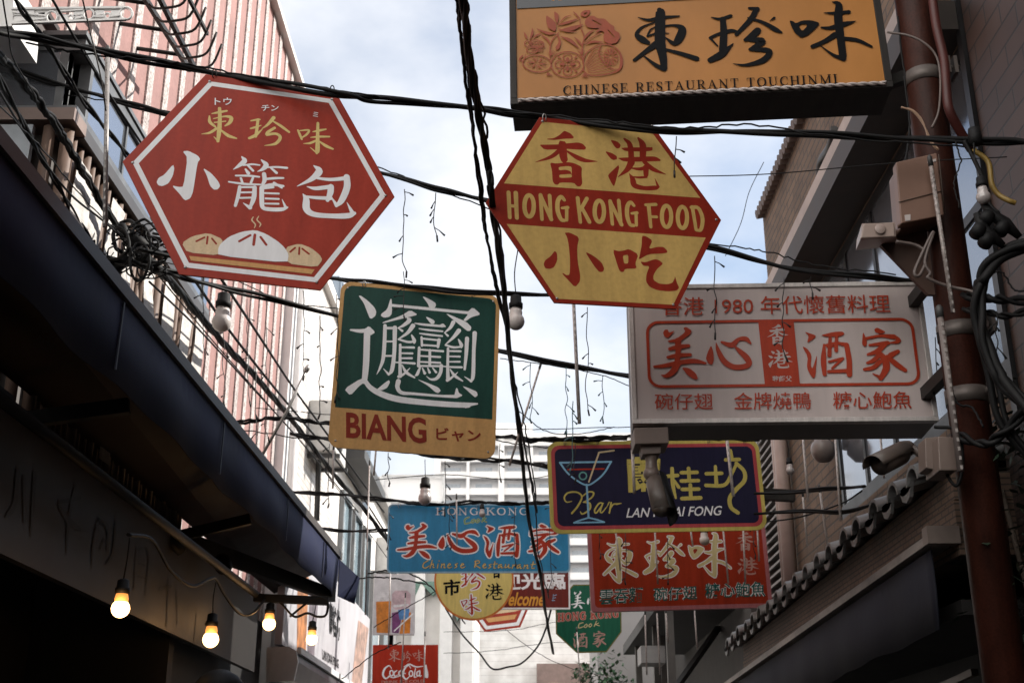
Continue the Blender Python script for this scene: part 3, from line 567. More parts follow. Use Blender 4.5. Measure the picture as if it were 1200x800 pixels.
s = Sign('bar_sign', 'midnight blue LAN KWAI FONG bar sign with cocktail glass, framed in pink and yellow', 'sign', (.8553, 7.6, 3.4506), .0725, -.0057, .0318)
w, h = 1.3717, .5920; s.slab(rrect(-w / 2, w / 2, -h / 2, h / 2, .07), .012, [M['yellow'], M['yellow']], bevel=.001)
z = s.z(); s.put('pink_band', M['pink'], lambda mb: mb.poly([(*q, z) for q in rrect(-w / 2 + .024, w / 2 - .024, -h / 2 + .024, h / 2 - .024, .055)]))
z = s.z(); s.put('dark_field', M['navy'], lambda mb: mb.poly([(*q, z) for q in rrect(-w / 2 + .047, w / 2 - .047, -h / 2 + .047, h / 2 - .047, .04)]))
L1, L2 = (635, 505, 6.4), (755, 505, 6.4)
s.shapes('bar_lettering', M['yellow'], s.px_items(L1, 's 225 525 5 185 530 9 168 498 11 195 462 12 262 457 12 300 492 12 270 560 14 225 615 14; s 300 490 9 350 455 12 388 462 13 370 500 12 310 532 8; s 310 532 8 358 540 14 358 585 14 305 620 11 288 602 6; s 462 540 6 430 540 11 396 590 12 408 612 11 452 555 10; s 455 545 11 438 598 12 452 608 10 488 565 6; s 488 565 6 505 532 9; s 520 535 12 506 612 12; s 512 585 8 535 548 10 565 545 12 596 540 5'))
s.shapes('cocktail_picture', M['sky'], s.px_items(L1, 's 135 236 14 190 310 13 260 368 13 340 404 13 410 368 13 470 310 13 518 230 14; s 135 236 14 520 229 14; s 336 400 14 350 645 15; s 350 648 12 285 668 12 240 686 12; s 350 648 12 410 662 12 468 681 12; s 240 686 12 468 681 12'))
s.shapes('cocktail_picture', M['bluered'], s.px_items(L1, 's 195 288 11 465 282 11')); s.shapes('cocktail_picture', M['teal'], s.px_items(L1, loop_pts(308, 335, 27, 27, 11, 16)))
s.shapes('cocktail_picture', M['straw'], s.px_items(L1, 's 352 380 12 428 162 13; s 428 160 13 540 145 13'))
s.shapes('lettering', M['yellow'], s.px_items(L2, 's 170 338 28 250 331 28; s 208 280 28 214 400 30 236 500 16; s 225 370 20 258 420 26; s 278 311 28 395 308 28; s 278 373 28 405 370 28; s 285 436 28 408 433 28; s 283 505 30 422 499 30; s 332 278 28 337 365 28; s 345 402 28 349 500 28;'
  's 465 319 28 580 315 28; s 533 265 24 541 402 30; s 462 406 28 598 404 28 650 330 26 690 248 22; s 646 145 26 657 210 28; s 610 215 28 712 211 28; s 690 240 28 748 300 30 750 370 32 690 435 32 642 500 32 650 570 32 702 611 30'))
s.words('lettering', M['yellow'], '蘭', (734.5, 577), (774, 576), 535.5, .035)
for x, y in ((662, 519), (700, 518), (830, 517), (872, 517)): s.hook(x, y, M['steel'])
s.words('lettering', M['signwhite'], 'LAN KWAI FONG', (735, 606.3), (845.5, 603.5), 595, .012, .25)

s = Sign('blue_restaurant_sign', 'sky blue sign with white edged red characters and Chinese Restaurant in yellow script', 'sign', (-.3576, 10.2, 3.6371), .0611, -.0027, .0122)
w, h = 1.5272, .5819; s.slab(rrect(-w / 2, w / 2, -h / 2, h / 2, .04), .012, [M['bluefr'], M['bluefr']], bevel=.001)
z = s.z(); s.put('blue_field', M['blue'], lambda mb: mb.poly([(*q, z) for q in rrect(-w / 2 + .014, w / 2 - .014, -h / 2 + .014, h / 2 - .014, .03)]))
for x, y in ((468, 592), (560, 592), (652, 592)): s.hook(x, y, M['steel'], .02)
bl = s.glyph('美', (465, 654.5), 512.5, 612.5) + s.glyph('心', (513, 647), 561.5, 621) + s.glyph('酒', (566, 653.5), 609, 615) + s.glyph('家', (618.5, 654.5), 656, 613.5)
s.edged('lettering', M['bluered'], M['signwhite'], bl, .011)
s.serif('lettering', M['signwhite'], 'HONG KONG', (510.5, 603), (619, 603), 594.5)
BL_, BR_ = (445, 580, 8), (555, 580, 8)
ck = 's 838 205 7 800 225 9 800 265 9 850 255 7; s 885 225 7 862 240 8 870 258 8 893 240 8 885 225 7; s 925 222 7 905 238 8 912 255 8 936 238 8 925 222 7; s 958 250 7 985 185 8; s 962 240 6 995 215 7; s 968 235 6 1000 250 7'
s.edged('script_lettering', mat('leaf green film', (.05, .30, .10), .4), M['cream'], s.px_items(BL_, ck), .003)
cr = ('s 455 612 7 415 635 9 405 670 10 430 682 9 465 660 7; s 492 608 8 472 682 9; s 477 655 7 502 642 8 500 676 8 514 674 6; s 548 642 8 540 680 9; s 556 616 8 558 614 8; s 582 642 8 575 680 8; s 578 658 7 606 642 8 602 678 8 618 674 6; s 640 660 7 664 650 8 652 640 8 637 662 8 648 681 8 676 670 6; s 728 640 8 706 650 8 724 665 8 702 681 8; s 762 660 7 788 648 8 774 640 8 759 662 8 770 681 8 800 668 6')
cr2 = ('s 20 615 9 10 675 10; s 10 620 8 45 612 9 55 632 9 18 650 7 62 682 9; s 90 665 7 112 650 8 100 642 8 86 664 8 98 681 8 122 670 6; s 165 645 8 145 655 8 162 668 8 140 684 8; s 200 620 8 190 680 9 208 681 6; s 182 646 7 222 641 7; s 262 648 8 236 655 8 232 681 8 262 660 8 261 681 8 278 677 6; s 300 648 8 294 678 8 322 665 8 331 645 8 328 679 8 346 675 6; s 370 650 8 362 685 8; s 366 665 7 398 646 8; s 438 650 8 412 658 8 409 685 8 438 664 8 437 685 8 455 680 6; s 478 652 8 470 687 8; s 474 668 7 506 652 8 501 685 8 518 681 6; s 560 622 8 545 680 9 570 682 6; s 535 650 7 582 644 7')
s.edged('script_lettering', M['gold'], mat('dark outline', (.03, .06, .05), .5), s.px_items(BL_, cr) + s.px_items(BR_, cr2), .003)

s = Sign('red_menu_sign', 'red menu sign with three big cream characters, hanging just under the bar sign', 'sign', (1.1282, 8.8, 3.1642), .0279, .0137, .0293)
w, h = 1.2904, .6325; s.slab(rrect(-w / 2, w / 2, -h / 2, h / 2, .015), .05, [M['redpink'], M['redpink']])
z = s.z(); s.put('red_field', M['red8'], lambda mb: mb.poly([(*q, z) for q in rrect(-w / 2 + .028, w / 2 - .028, -h / 2 + .028, h / 2 - .028, .03)]))
it = s.glyph('東b', (707, 683), 747.5, 629) + s.glyph('珍b', (754, 677), 802.5, 627.5) + s.glyph('味b', (806.5, 676.5), 857, 624)
s.edged('lettering', M['cream'], M['signwhite'], it, .006)
s.chars(M['faded'], s.glyph('香', (862, 645), 885.5, 623), s.glyph('港', (864, 673), 889.5, 652))
for tx, a, b, t in (('雲吞麵', (702.5, 708.5), (753.5, 705.5), 690), ('碗仔翅', (765.5, 704.5), (817, 702), 688), ('糖心鮑魚', (826, 701), (897, 698.5), 683)):
    s.words('dish_lettering', M['ltgreen'], tx, a, b, t, .010, 0, (M['signwhite'], .026))

s = Sign('round_market_sign', 'round yellow sign with orange rim, half hidden below the blue sign', 'sign', on_y(555.5, 679, 11.6), 0, 0, 0)
rr = s.px * 46.7; s.slab([(rr * math.cos(R(6 * i)), rr * math.sin(R(6 * i))) for i in range(60)], .015, [M['orng'], M['orng']])
z = s.z(); s.put('yellow_field', M['circ'], lambda mb: mb.poly([((rr - .018) * math.cos(R(6 * i)), (rr - .018) * math.sin(R(6 * i)), z) for i in range(60)]))
s.edged('lettering', M['bluered'], M['signwhite'], s.glyph('東', (544, 664), 566, 638) + s.glyph('珍', (540.5, 691), 568.5, 666) + s.glyph('味', (540, 720.5), 563, 695.5), .010)
s.words('lettering', M['ink'], '市', (519.5, 698), (539.5, 696.5), 679, .03)
s.chars(M['ink'], s.glyph('香', (574.5, 677.5), 590, 652), s.glyph('港', (568.5, 702.5), 591, 682.5))

s = Sign('welcome_sign', 'maroon sign with white edge reading 歡迎光臨 over Welcome in amber script', 'sign', (-.0074, 12.6, 3.6180), -.0023, 0, -.0036)
w, h = 1.0020, .452; s.slab(rrect(-w / 2, w / 2, -h / 2, h / 2, .01), .05, [M['signwhite'], M['alum']])
z = s.z(); s.put('maroon_field', M['maroon'], lambda mb: mb.poly([(*q, z) for q in rrect(-w / 2 + .016, w / 2 - .016, -h / 2 + .016, h / 2 - .016, .006)]))
s.words('lettering', M['signwhite'], '歡迎光臨', (557.7, 691.5), (662.7, 690.5), 671.5, .03)
s.words('script_lettering', M['amber'], 'Welcome', (581, 709.5), (638.5, 709.5), 693.5, .025, .35)
s.shapes('motif', M['sky'], s.px_items((640, 680, 8.889), 's 60 205 6 90 205 6; s 70 180 6 100 175 6; s 82 155 6 108 145 6; s 75 140 4 70 210 4'))

s = Sign('green_octagon_sign', 'dark green eight sided sign with white characters, half behind the red menu sign', 'sign', on_y(689.5, 724, 13.4), 0, 0, 0)
oc = [s.loc(x, y) for x, y in ((676, 764.5), (711, 763.5), (728.5, 740), (728, 706), (712, 684), (672, 684.5), (651, 707), (651.5, 742))]
s.slab(oc, .03, [M['olive'], M['olive']]); oi_ = inset_poly(oc, .012); z = s.z(); s.put('green_field', M['dgreen'], lambda mb: mb.poly([(*q, z) for q in oi_]))
s.chars(M['signwhite'], s.glyph('美', (669, 713), 685.5, 692), s.glyph('心', (687.5, 710), 704, 696))
s.chars(M['faded'], s.glyph('酒', (671, 759), 688.5, 741), s.glyph('家', (694.5, 758), 710.5, 738.5))
s.serif('lettering', M['bluered'], 'HONG KONG', (653.5, 727.5), (725, 722.5), 718.5, (M['faded'], .007))
s.shapes('script_lettering', M['cream'], s.px_items((640, 680, 8.889), 's 385 435 8 345 450 10 340 490 10 390 478 8; s 420 450 8 398 470 9 408 488 8 430 468 8 420 450 8; s 465 445 8 445 465 9 455 482 8 475 462 8 465 445 8; s 500 475 9 525 420 9; s 505 460 7 545 440 8; s 510 455 7 555 468 8'))

s = Sign('cola_sign', 'bright red soft drink sign with white script Coca-Cola under faded characters', 'sign', (-1.2917, 14.0, 2.9378), .1639, -.0028, .0198)
w, h = .7284, .5239; s.slab(rrect(-w / 2, w / 2, -h / 2, h / 2, .004), .05, [M['coke'], M['coke']])
s.shapes('faded_lettering', M['faded'], s.glyph('東', (455, 775), 470, 760) + s.glyph('珍', (471.5, 775.5), 482.5, 762) + s.glyph('味', (483.5, 774.5), 497, 760.5))
KZ = (420, 660, 5.714)
s.shapes('script_lettering', M['signwhite'], s.px_items(KZ, 's 222 700 5 205 682 7 175 705 12 165 745 13 185 768 10 215 745 5;' + loop_pts(222, 732, 12, 18, 8, 10) + 's 258 715 6 240 728 9 242 752 8 262 745 5; s 290 712 6 272 725 9 275 750 8 292 735 7 290 712 8 290 750 8 302 745 4; s 300 735 7 314 733 7;'
  's 350 698 5 335 680 7 308 705 12 298 745 13 318 772 10 345 752 5; s 305 690 5 340 672 8 385 690 9 432 686 5;' + loop_pts(352, 735, 12, 18, 8, 10) + 's 382 700 6 374 755 9 388 758 6; s 410 715 6 392 728 9 395 752 8 412 738 7 411 716 8 411 752 8 422 748 5; s 200 752 4 235 762 7 275 752 4; p 446 676 456 674 460 700 468 730 468 765 446 765 444 730'))
s.words('script_lettering', M['faded'], 'DRINK ICE COLD', (447, 800.5), (497, 799), 797, .02)

s = Sign('drinks_poster', 'framed poster of orange, purple and blue iced drinks above the red soft drink sign', 'poster', (-1.3368, 13.0, 3.5037), .1644, -.0012, .0135)
w, h = .4377, .6281; s.slab(rrect(-w / 2, w / 2, -h / 2, h / 2, .004), .06, [mat('poster print', (.66, .64, .66), .3, var=.2, scale=9), M['alum']])
s.shapes('print', mat('blush print', (.62, .46, .50), .4, var=.4, scale=10), s.px_items(KZ, 'p 225 180 350 180 350 300 225 310'))
s.shapes('drink_picture', mat('orange drink print', (.72, .24, .03), .3, var=.4, scale=9), s.px_items(KZ, 'q 118 255 220 250 210 465 122 462; q 300 330 352 325 345 465 275 470'))
s.shapes('drink_picture', mat('purple drink print', (.22, .06, .20), .3, var=.4, scale=9), s.px_items(KZ, 'q 225 330 270 318 290 360 270 465 225 462'))
s.shapes('drink_picture', mat('blue drink print', (.10, .28, .60), .3, var=.4, scale=12), s.px_items(KZ, 'q 265 310 342 300 335 372 275 375')); 
s.shapes('drink_picture', mat('ice print', (.72, .70, .72), .3, var=.3, scale=20), s.px_items(KZ, 's 125 200 20 215 200 20; p 128 215 212 212 215 250 124 252; s 240 285 16 330 275 14'))
s.shapes('straw_picture', M['signwhite'], s.px_items(KZ, 's 240 450 8 365 335 9'))

s = Sign('small_dumpling_sign', 'small far red hexagonal dumpling sign tucked under the round yellow sign', 'sign', on_y(585, 701, 17), -.10, 0, .11)
hexo = HK_HEX(.49, .245, .42); s.slab(hexo, .008, [M['redsign'], M['redsign']])
z = s.z(); s.put('border', M['signwhite'], lambda mb, o1=inset_poly(hexo, .03), o2=inset_poly(hexo, .075): ring(mb, o1, o2, z))
s.shapes('dumpling_picture', M['tray'], [['q', [(-.22, -.24), (.22, -.24), (.18, -.30), (-.18, -.30)]]]); s.shapes('dumpling_picture', M['bun'], [['p', [(-.3, -.2), (-.25, -.1), (-.1, -.05), (.02, -.1), (.12, -.02), (.27, -.1), (.3, -.2)]]])

f_ = affine((-.28, -.03), (-.05, -.03), (-.28, .18)); s.shapes('lettering', M['signwhite'], xform(GLYPH['小'][0], f_, .2) + xform(GLYPH['包'][0], affine((.06, -.03), (.29, -.03), (.06, .18)), .2))

# ------------------------------------------------------------------ the street: ground and buildings
asphalt = mat('asphalt', (.05, .05, .052), .85, var=.3, scale=3, bump=.3, fine=.3)
mb = MB(); mb.poly([(-300, -200, 0), (300, -200, 0), (300, 400, 0), (-300, 400, 0)]); tag(mb.build('ground', asphalt), 'dark asphalt ground of the alley', 'ground', kind='structure')
mb = MB(); mb.poly([(-1.5, -30, .004), (1.6, -30, .004), (1.6, 120, .004), (-1.5, 120, .004)]); tag(mb.build('road', mat('alley paving', (.10, .095, .09), .8, var=.25, scale=2, bump=.2)), 'narrow paved alley', 'road', kind='structure')

dark = mat('painted interior shade', (.012, .011, .011), .7, var=.3); plaster = mat('white plaster', (.78, .75, .72), .8, var=.14, scale=1.6, bump=.15)  # dark: interior shade put into a near-black colour
pinkw = mat('rose render', (.38, .215, .198), .85, var=.22, scale=2.2, bump=.3, fine=.15)
ribm = mat('speckled white render', (.66, .59, .57), .9, var=.22, scale=3, bump=.8, fine=.85)
frame_g = mat('grey window frame', (.16, .165, .17), .45, .3, var=.25); glass = mat('window glass', (.36, .39, .44), .04, .75, .12, 1.2, spec=1.0)
brownm = mat('brown coated metal', (.16, .105, .08), .5, .1, var=.25, scale=5)

# pink ribbed building on the left
t = thing('ribbed_building', 'pink building with pale vertical ribs and raised cable rack, tallest wall on the left', 'building', (-4, 6.2, 0))
PX = -2.2; ZT = 8.15
mb = MB(); mb.box((PX, 3.4, 4.9), (-7, 7.3, ZT)); mb.box((PX, 7.3, 0), (-7, 10.55, ZT)); mb.build('wall', pinkw, t)
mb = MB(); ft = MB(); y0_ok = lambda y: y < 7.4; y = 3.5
while y < 10.45:
    z0 = 4.86 + .0 if y < 7.32 else 1.5
    if y < 7.32: z0 = 4.97
    mb.box((PX - .01, y, z0), (PX + .012, y + .098 + random.uniform(-.006, .006), ZT - .02)); y += .30
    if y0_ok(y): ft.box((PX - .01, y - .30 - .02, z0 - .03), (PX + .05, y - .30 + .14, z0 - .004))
mb.build('rib_cladding', ribm, t); ft.build('rib_shade_block', mat('painted rib shade', (.03, .02, .018), .7), t)  # dark blocks put the shade below the rib ends into colour
mb = MB(); mb.box((PX + .07, 3.3, ZT), (-7.1, 10.6, ZT + .05)); mb.build('coping', plaster, t)
mb = MB(); mb.box((PX + .02, 3.4, 4.86), (PX - .3, 7.3, 4.90)); mb.build('flashing', mat('lead flashing', (.09, .07, .065), .6), t)

# bay house in front of it
t = thing('bay_house', 'low house front with a window band above brown slats hung with torn plastic', 'building', (-2.9, 6, 0))
BX, BY, BE = -2.0, 4.75, 7.25
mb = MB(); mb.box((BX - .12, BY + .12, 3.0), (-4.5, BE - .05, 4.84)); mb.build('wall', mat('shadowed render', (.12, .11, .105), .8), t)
mb = MB(); mb.box((-4.6, BY - .02, 4.415), (BX + .02, BY + .14, 4.475)); mb.build('ledge', mat('brown ledge', (.26, .19, .165), .55, .1), t); mb = MB(); mb.box((BX - .12, BY + .142, 4.41), (BX + .015, BE, 4.47)); mb.build('sill', mat('dark sill', (.06, .055, .055), .5), t)
mb = MB(); mb.box((-4.6, BY, 4.475), (BX, BY + .02, 4.40)); 
wf = MB(); gl = MB()
for z0, z1 in ((4.477, 4.51), (4.80, 4.86)):
    wf.box((BX - .05, BY + .14, z0), (BX + .01, BE, z1)); wf.box((-4.5, BY + .02, z0), (BX + .01, BY + .138, z1))
yy = BY + .14
for k, w in enumerate((.05, .03, .03, .05, .03, .03)):
    wf.box((BX - .05, yy, 4.511), (BX + .004, yy + w * .7, 4.799)); yy += .55
for x in (-2.06, -2.55, -3.1): wf.box((x - .04, BY + .025, 4.511), (x, BY + .09, 4.799))
gl.box((BX - .04, BY + .145, 4.50), (BX - .006, BE - .02, 4.81)); gl.box((-4.4, BY + .03, 4.50), (BX - .06, BY + .08, 4.81))
w_ = wf.build('window_frame', frame_g, t); gl.build('window_glass', glass, t)
mb = MB(); mb.box((-4.5, BY - .01, 4.862), (BX + .02, BE + .02, 4.885)); mb.build('eaves_board', frame_g, t)
sl = MB(); ps = MB(); y = BY + .06; k = 0
while y < BE - .02:
    r = .020 if k % 3 else .030
    sl.tube([(BX - .03, y, 3.05), (BX - .03, y, 4.40)], r, 8); y += .072 + .018 * (k % 2); k += 1
for x in (-2.1, -2.24, -2.42, -2.62, -2.9): sl.tube([(x, BY + .03, 3.05), (x, BY + .03, 4.40)], .028, 8)
sl.build('slat_screen', brownm, t)
for y0, y1, z0, z1 in ((4.86, 5.05, 3.7, 4.30), (5.10, 5.24, 3.5, 4.22), (5.32, 5.48, 3.2, 4.34), (5.6, 5.74, 3.1, 4.25), (5.95, 6.12, 3.3, 4.3), (6.3, 6.5, 3.2, 4.33), (6.7, 6.86, 3.4, 4.3), (6.98, 7.16, 3.2, 4.36)):
    n = 7; k0 = len(ps.v)
    for i in range(n + 1):
        z = z0 + (z1 - z0) * i / n; j = random.uniform(-.025, .025)
        ps.v += [Vector((BX + .004 + random.uniform(0, .012), y0 + j, z)), Vector((BX + .010 + random.uniform(0, .012), y1 + j + random.uniform(-.03, .03), z))]
    for i in range(n): ps.face([k0 + 2 * i, k0 + 2 * i + 1, k0 + 2 * i + 3, k0 + 2 * i + 2])
ps.build('plastic_sheet', mat('weathered plastic', (.70, .66, .62), .5, var=.3, scale=14, bump=.4), t)
mb = MB(); mb.box((-4.4, BY - .01, 3.05), (-2.16, BY + .02, 4.395)); mb.build('panel', mat('bluish board', (.42, .46, .50), .5, var=.2), t)

# white corner strip, tiled house, grey house, pale plaster house
mb = MB(); mb.box((-2.28, 10.57, 0), (-2.12, 10.80, 7.6)); mb.tube([(-2.06, 10.70, 0), (-2.06, 10.70, 7.5)], .045, 10)
tag(mb.build('corner_pilaster', mat('white paint', (.80, .79, .78), .5, var=.08)), 'white corner strip with a drainpipe at the far end of the pink building', 'pilaster')
t = thing('tiled_house', 'white tiled house just past the pink building on the left', 'building', (-4, 12.6, 0))
mb = MB(); mb.box((-2.25, 10.82, 0), (-7, 14.4, 7.05)); mb.build('wall', brick_mat('white wall tile', (.74, .70, .67), (.68, .64, .61), (.38, .33, .31), .24, .075, 'x', .5, .005, .3), t)
mb = MB()
for i in range(46): mb.box((-2.252, 10.815, .1 + i * .15), (-2.225, 11.02 + .08 * (i % 2), .1 + i * .15 + .142))
mb.build('quoin', mat('quoin stone', (.62, .56, .52), .7, var=.2), t)
mb = MB(); mb.box((-2.18, 10.85, 7.05), (-7, 14.45, 7.18)); mb.build('coping', plaster, t)
mb = MB(); mb.tube([on_x(376, 470, -2.18), on_x(371, 610, -2.18)], .03, 8); mb.build('downpipe', mat('dark pipe', (.05, .05, .05), .5), t)
t = thing('grey_house', 'blue grey metal clad house with a dark canopy box, third on the left', 'building', (-4, 16.5, 0))
mb = MB(); mb.box((-2.3, 14.5, 0), (-7, 18.4, 5.6)); mb.build('wall', plaster, t)
mb = MB(); mb.box((-2.34, 14.5, 5.6), (-7, 18.4, 7.9)); y = 14.52
while y < 18.3: mb.box((-2.345, y, 5.62), (-2.31, y + .06, 7.88)); y += .14
mb.build('cladding', mat('blue grey sheet metal', (.22, .27, .33), .5, .2, var=.2), t)
mb = MB(); mb.prism([(-2.3, 15.0, 5.62), (-2.3, 15.0, 6.0), (-1.98, 15.0, 5.75), (-1.98, 15.0, 5.62)], (0, 2.5, 0)); mb.build('canopy', mat('canopy sheet', (.05, .047, .045), .5), t)
for y0 in (15.2, 16.3, 17.4):
    f = MB(); f.box((-2.31, y0, 3.4), (-2.24, y0 + .8, 3.46)); f.box((-2.31, y0, 5.2), (-2.24, y0 + .8, 5.26)); f.box((-2.31, y0, 3.462), (-2.24, y0 + .06, 5.198)); f.box((-2.31, y0 + .74, 3.462), (-2.24, y0 + .8, 5.198))
    w_ = f.build('window', frame_g, t); g = MB(); g.box((-2.31, y0 + .06, 3.46), (-2.28, y0 + .74, 5.2)); g.build('pane', mat('pale glass', (.25, .33, .38), .06, spec=1), w_)
t = thing('plaster_house', 'pale plaster house far down the left side, beside the blue sign', 'building', (-4, 21, 0))
mb = MB(); mb.box((-2.35, 18.5, 0), (-7, 25, 6.1)); mb.build('wall', plaster, t); mb = MB(); mb.box((-2.2, 18.5, 6.1), (-7, 25.1, 6.25)); mb.build('coping', mat('grey coping', (.3, .29, .28), .7), t)
for y0 in (19, 20.6, 22.2):
    f = MB(); f.box((-2.36, y0, 3.2), (-2.28, y0 + .9, 4.9)); w_ = f.build('window', frame_g, t); g = MB(); g.box((-2.3, y0 + .05, 3.25), (-2.275, y0 + .85, 4.85)); g.build('pane', MATS['pale glass'], w_)

# wall clutter on the left houses
for lab, x, y0, z0 in (('air conditioner box high on the white tiled house, left of the green square sign', -2.25, 12.4, 5.0), ('air conditioner box on the pale plaster house beside the blue sign', -2.35, 19.7, 5.0)):
    t = thing('air_conditioner', lab, 'air conditioner', (x + .15, y0 + .4, z0)); mb = MB(); mb.box((x + .003, y0, z0), (x + .30, y0 + .8, z0 + .56)); o = mb.build('case', mat('unit grey', (.55, .54, .52), .5), t); b = o.modifiers.new('bevel', 'BEVEL'); b.width = .015; b.segments = 2
    mb = MB(); mb.lathe((x + .302, y0 + .32, z0 + .28), (1, 0, 0), [(0, .21), (.006, .21), (.007, .0)], 20); mb.build('fan_grille', mat('grille dark', (.06, .06, .06), .5), t)
    mb = MB(); mb.bar((x, y0 + .1, z0 - .03), (x + .34, y0 + .1, z0 - .03), .04, .04); mb.bar((x, y0 + .7, z0 - .03), (x + .34, y0 + .7, z0 - .03), .04, .04); mb.build('bracket', MATS['dark pipe'], t)
# white house with pillars closing the view, clapboard house, far apartment block
t = thing('pillared_house', 'white house with tall pilasters and green gables behind the round yellow sign', 'building', (-2.2, 23, 0))
mb = MB(); mb.box((-4.2, 22.4, 0), (-.85, 25, 6.0)); mb.build('wall', plaster, t)
mb = MB()
for x in (-3.3, -2.85, -2.35, -1.85, -1.35, -.98): mb.box((x - .11, 22.2, 0), (x + .11, 22.395, 5.6))
mb.build('pilaster', MATS['white paint'], t)
mb = MB()
for x in (-3.1, -2.1, -1.15): mb.prism([(x - .3, 22.19, 5.25), (x, 22.19, 4.55), (x + .3, 22.19, 5.25)], (0, .18, 0))
for x in (-2.6, -1.6): mb.prism([(x - .24, 22.19, 5.25), (x, 22.19, 5.0), (x + .24, 22.19, 5.25)], (0, .18, 0))
mb.build('gable_trim', mat('faded green trim', (.14, .24, .20), .6), t)
mb = MB(); mb.box((-4.3, 22.1, 5.62), (-.8, 22.39, 5.8)); mb.build('cornice', MATS['white paint'], t)
t = thing('clapboard_house', 'white clapboard house with a brown shutter bay at the end of the alley', 'building', (1.5, 30, 0))
mb = MB(); mb.box((-1.6, 30, 0), (5, 34, 6.2)); mb.build('wall', brick_mat('white clapboard', (.86, .85, .83), (.84, .82, .80), (.66, .64, .63), 9.0, .16, 'y', .6, .006, .3), t)
mb = MB(); mb.box((.35, 29.6, 0), (1.95, 29.99, 4.55)); mb.build('shutter_bay', mat('brown shutter', (.23, .16, .14), .6, var=.2), t)
mb = MB(); mb.box((.62, 29.55, 2.6), (1.15, 29.59, 4.1)); mb.box((1.3, 29.55, 2.6), (1.7, 29.59, 4.1)); mb.build('blind', mat('peach blind', (.55, .40, .34), .6), t)
mb = MB(); mb.box((-1.7, 29.8, 6.2), (5.1, 34, 6.35)); mb.build('coping', plaster, t)
t = bpy.data.objects['clapboard_house']
for x0, z0 in ((-1.05, 3.0), (2.5, 3.0), (2.5, 4.7)):
    f = MB(); f.box((x0, 29.94, z0), (x0 + .8, 29.99, z0 + 1.1)); w_ = f.build('window', mat('worn window frame', (.42, .41, .40), .6), t); g = MB(); g.box((x0 + .06, 29.92, z0 + .06), (x0 + .38, 29.938, z0 + 1.04)); g.box((x0 + .42, 29.92, z0 + .06), (x0 + .74, 29.938, z0 + 1.04)); g.build('pane', MATS['pale glass'], w_)
t = thing('apartment_block', 'tall white apartment block with rows of balconies in the far distance', 'building', (3, 215, 0))
wm = mat('bright concrete', (.80, .79, .79), .7, var=.06, scale=.2)
mb = MB(); mb.box((-14.6, 204.2, 0), (30, 222, 59)); mb.box((-33, 202, 0), (-14.65, 222, 52.5)); mb.build('wall', mat('balcony back wall', (.62, .62, .64), .7, var=.12, scale=.2), t)
for k in range(10, 21):
    z = 1.0 + 2.85 * k; b = MB(); b.box((-14.6, 202.6, z), (30, 204.19, z + .22)); b.box((-14.6, 202.6, z + .221), (30, 202.75, z + 1.15)); b.build('balcony', wm, t)
    f = MB()
    for j in range(8): f.box((-13.2 + 5.4 * j, 204.12, z + .5), (-10.4 + 5.4 * j, 204.2, z + 2.2))
    f.build('window', mat('far glass', (.34, .38, .43), .15, spec=.6), t)
for j in range(9): x = -14.7 + 5.4 * j; b = MB(); b.box((x, 202.3, 0), (x + (1.0 if j % 2 == 0 else .5), 204.19, 59.2)); b.build('pier', wm, t)
mb = MB(); mb.box((-15, 202, 59.21), (30.4, 222, 60)); mb.box((-8, 206, 60.01), (2, 214, 63)); mb.build('roof_slab', wm, t)
for x in (-31, -27.5, -24, -20.5, -17.5):
    for z in (33, 37, 41, 45, 49): b = MB(); b.box((x, 201.9, z), (x + 2, 201.99, z + 2.0)); b.build('window', MATS['far glass'], t)
mb = MB(); 
for a, b in ((on_y(448, 557, 27), on_y(520, 557, 27)), (on_y(448, 588, 27), on_y(520, 588, 27)), (on_y(448, 557, 27), on_y(448, 588, 27)), (on_y(520, 557, 27), on_y(520, 588, 27))): mb.bar(a, b, .05, .06, 0, (0, 1, 0))
for x in (449, 519): a = on_y(x, 588, 27); mb.bar(a, (a.x, a.y, 0), .06, .06)
t = tag(mb.build('billboard_frame', mat('pale steel', (.55, .55, .55), .5, .3)), 'pale steel billboard frame standing above the blue sign', 'billboard')
a, b = on_y(450, 559, 27), on_y(518, 587, 27); mb = MB(); mb.box((a.x, 27.06, b.z), (b.x, 27.10, a.z)); mb.build('panel', wm, t)

# ---- right-hand side
br = brick_mat('brown brick', (.175, .112, .070), (.128, .084, .054), (.07, .057, .045), .21, .068, 'x', .8, .008, .5)
bt = brick_mat('red brown wall tile', (.075, .038, .027), (.058, .030, .022), (.018, .014, .012), .30, .105, 'x', .55, .006, .6)
t = thing('brick_building', 'dark brown brick building with a pale ledge and a window band on the right', 'building', (3.5, 7, 0))
RX = 2.1
mb = MB(); mb.box((RX, 4.95, 4.97), (7, 9.6, 6.3)); mb.box((RX, 7.95, 2.9), (7, 9.6, 4.97)); mb.box((RX, 4.95, 2.9), (7, 7.95, 3.30)); mb.box((2.6, 4.95, 3.3), (7, 7.95, 4.97)); mb.box((2.45, 4.95, 0), (7, 10.6, 2.9)); mb.box((RX + .2, 9.6, 2.9), (7, 10.8, 5.2)); mb.build('wall', br, t)
mb = MB(); mb.box((RX - .12, 4.95, 5.38), (RX - .002, 9.62, 5.50)); mb.box((RX - .05, 4.95, 5.52), (RX - .002, 9.62, 5.56)); mb.build('ledge', mat('stone ledge', (.40, .34, .31), .7, var=.2, scale=3), t)
mb = MB(); mb.box((RX - .26, 4.9, 4.98), (RX - .002, 9.6, 5.14)); mb.build('beam', mat('dark brown beam', (.045, .035, .03), .6, var=.3), t)
mb = MB(); y = 4.95
while y < 9.6: mb.tube([(RX - .07, y, 6.30), (RX + .6, y, 6.44)], .042, 8); y += .088
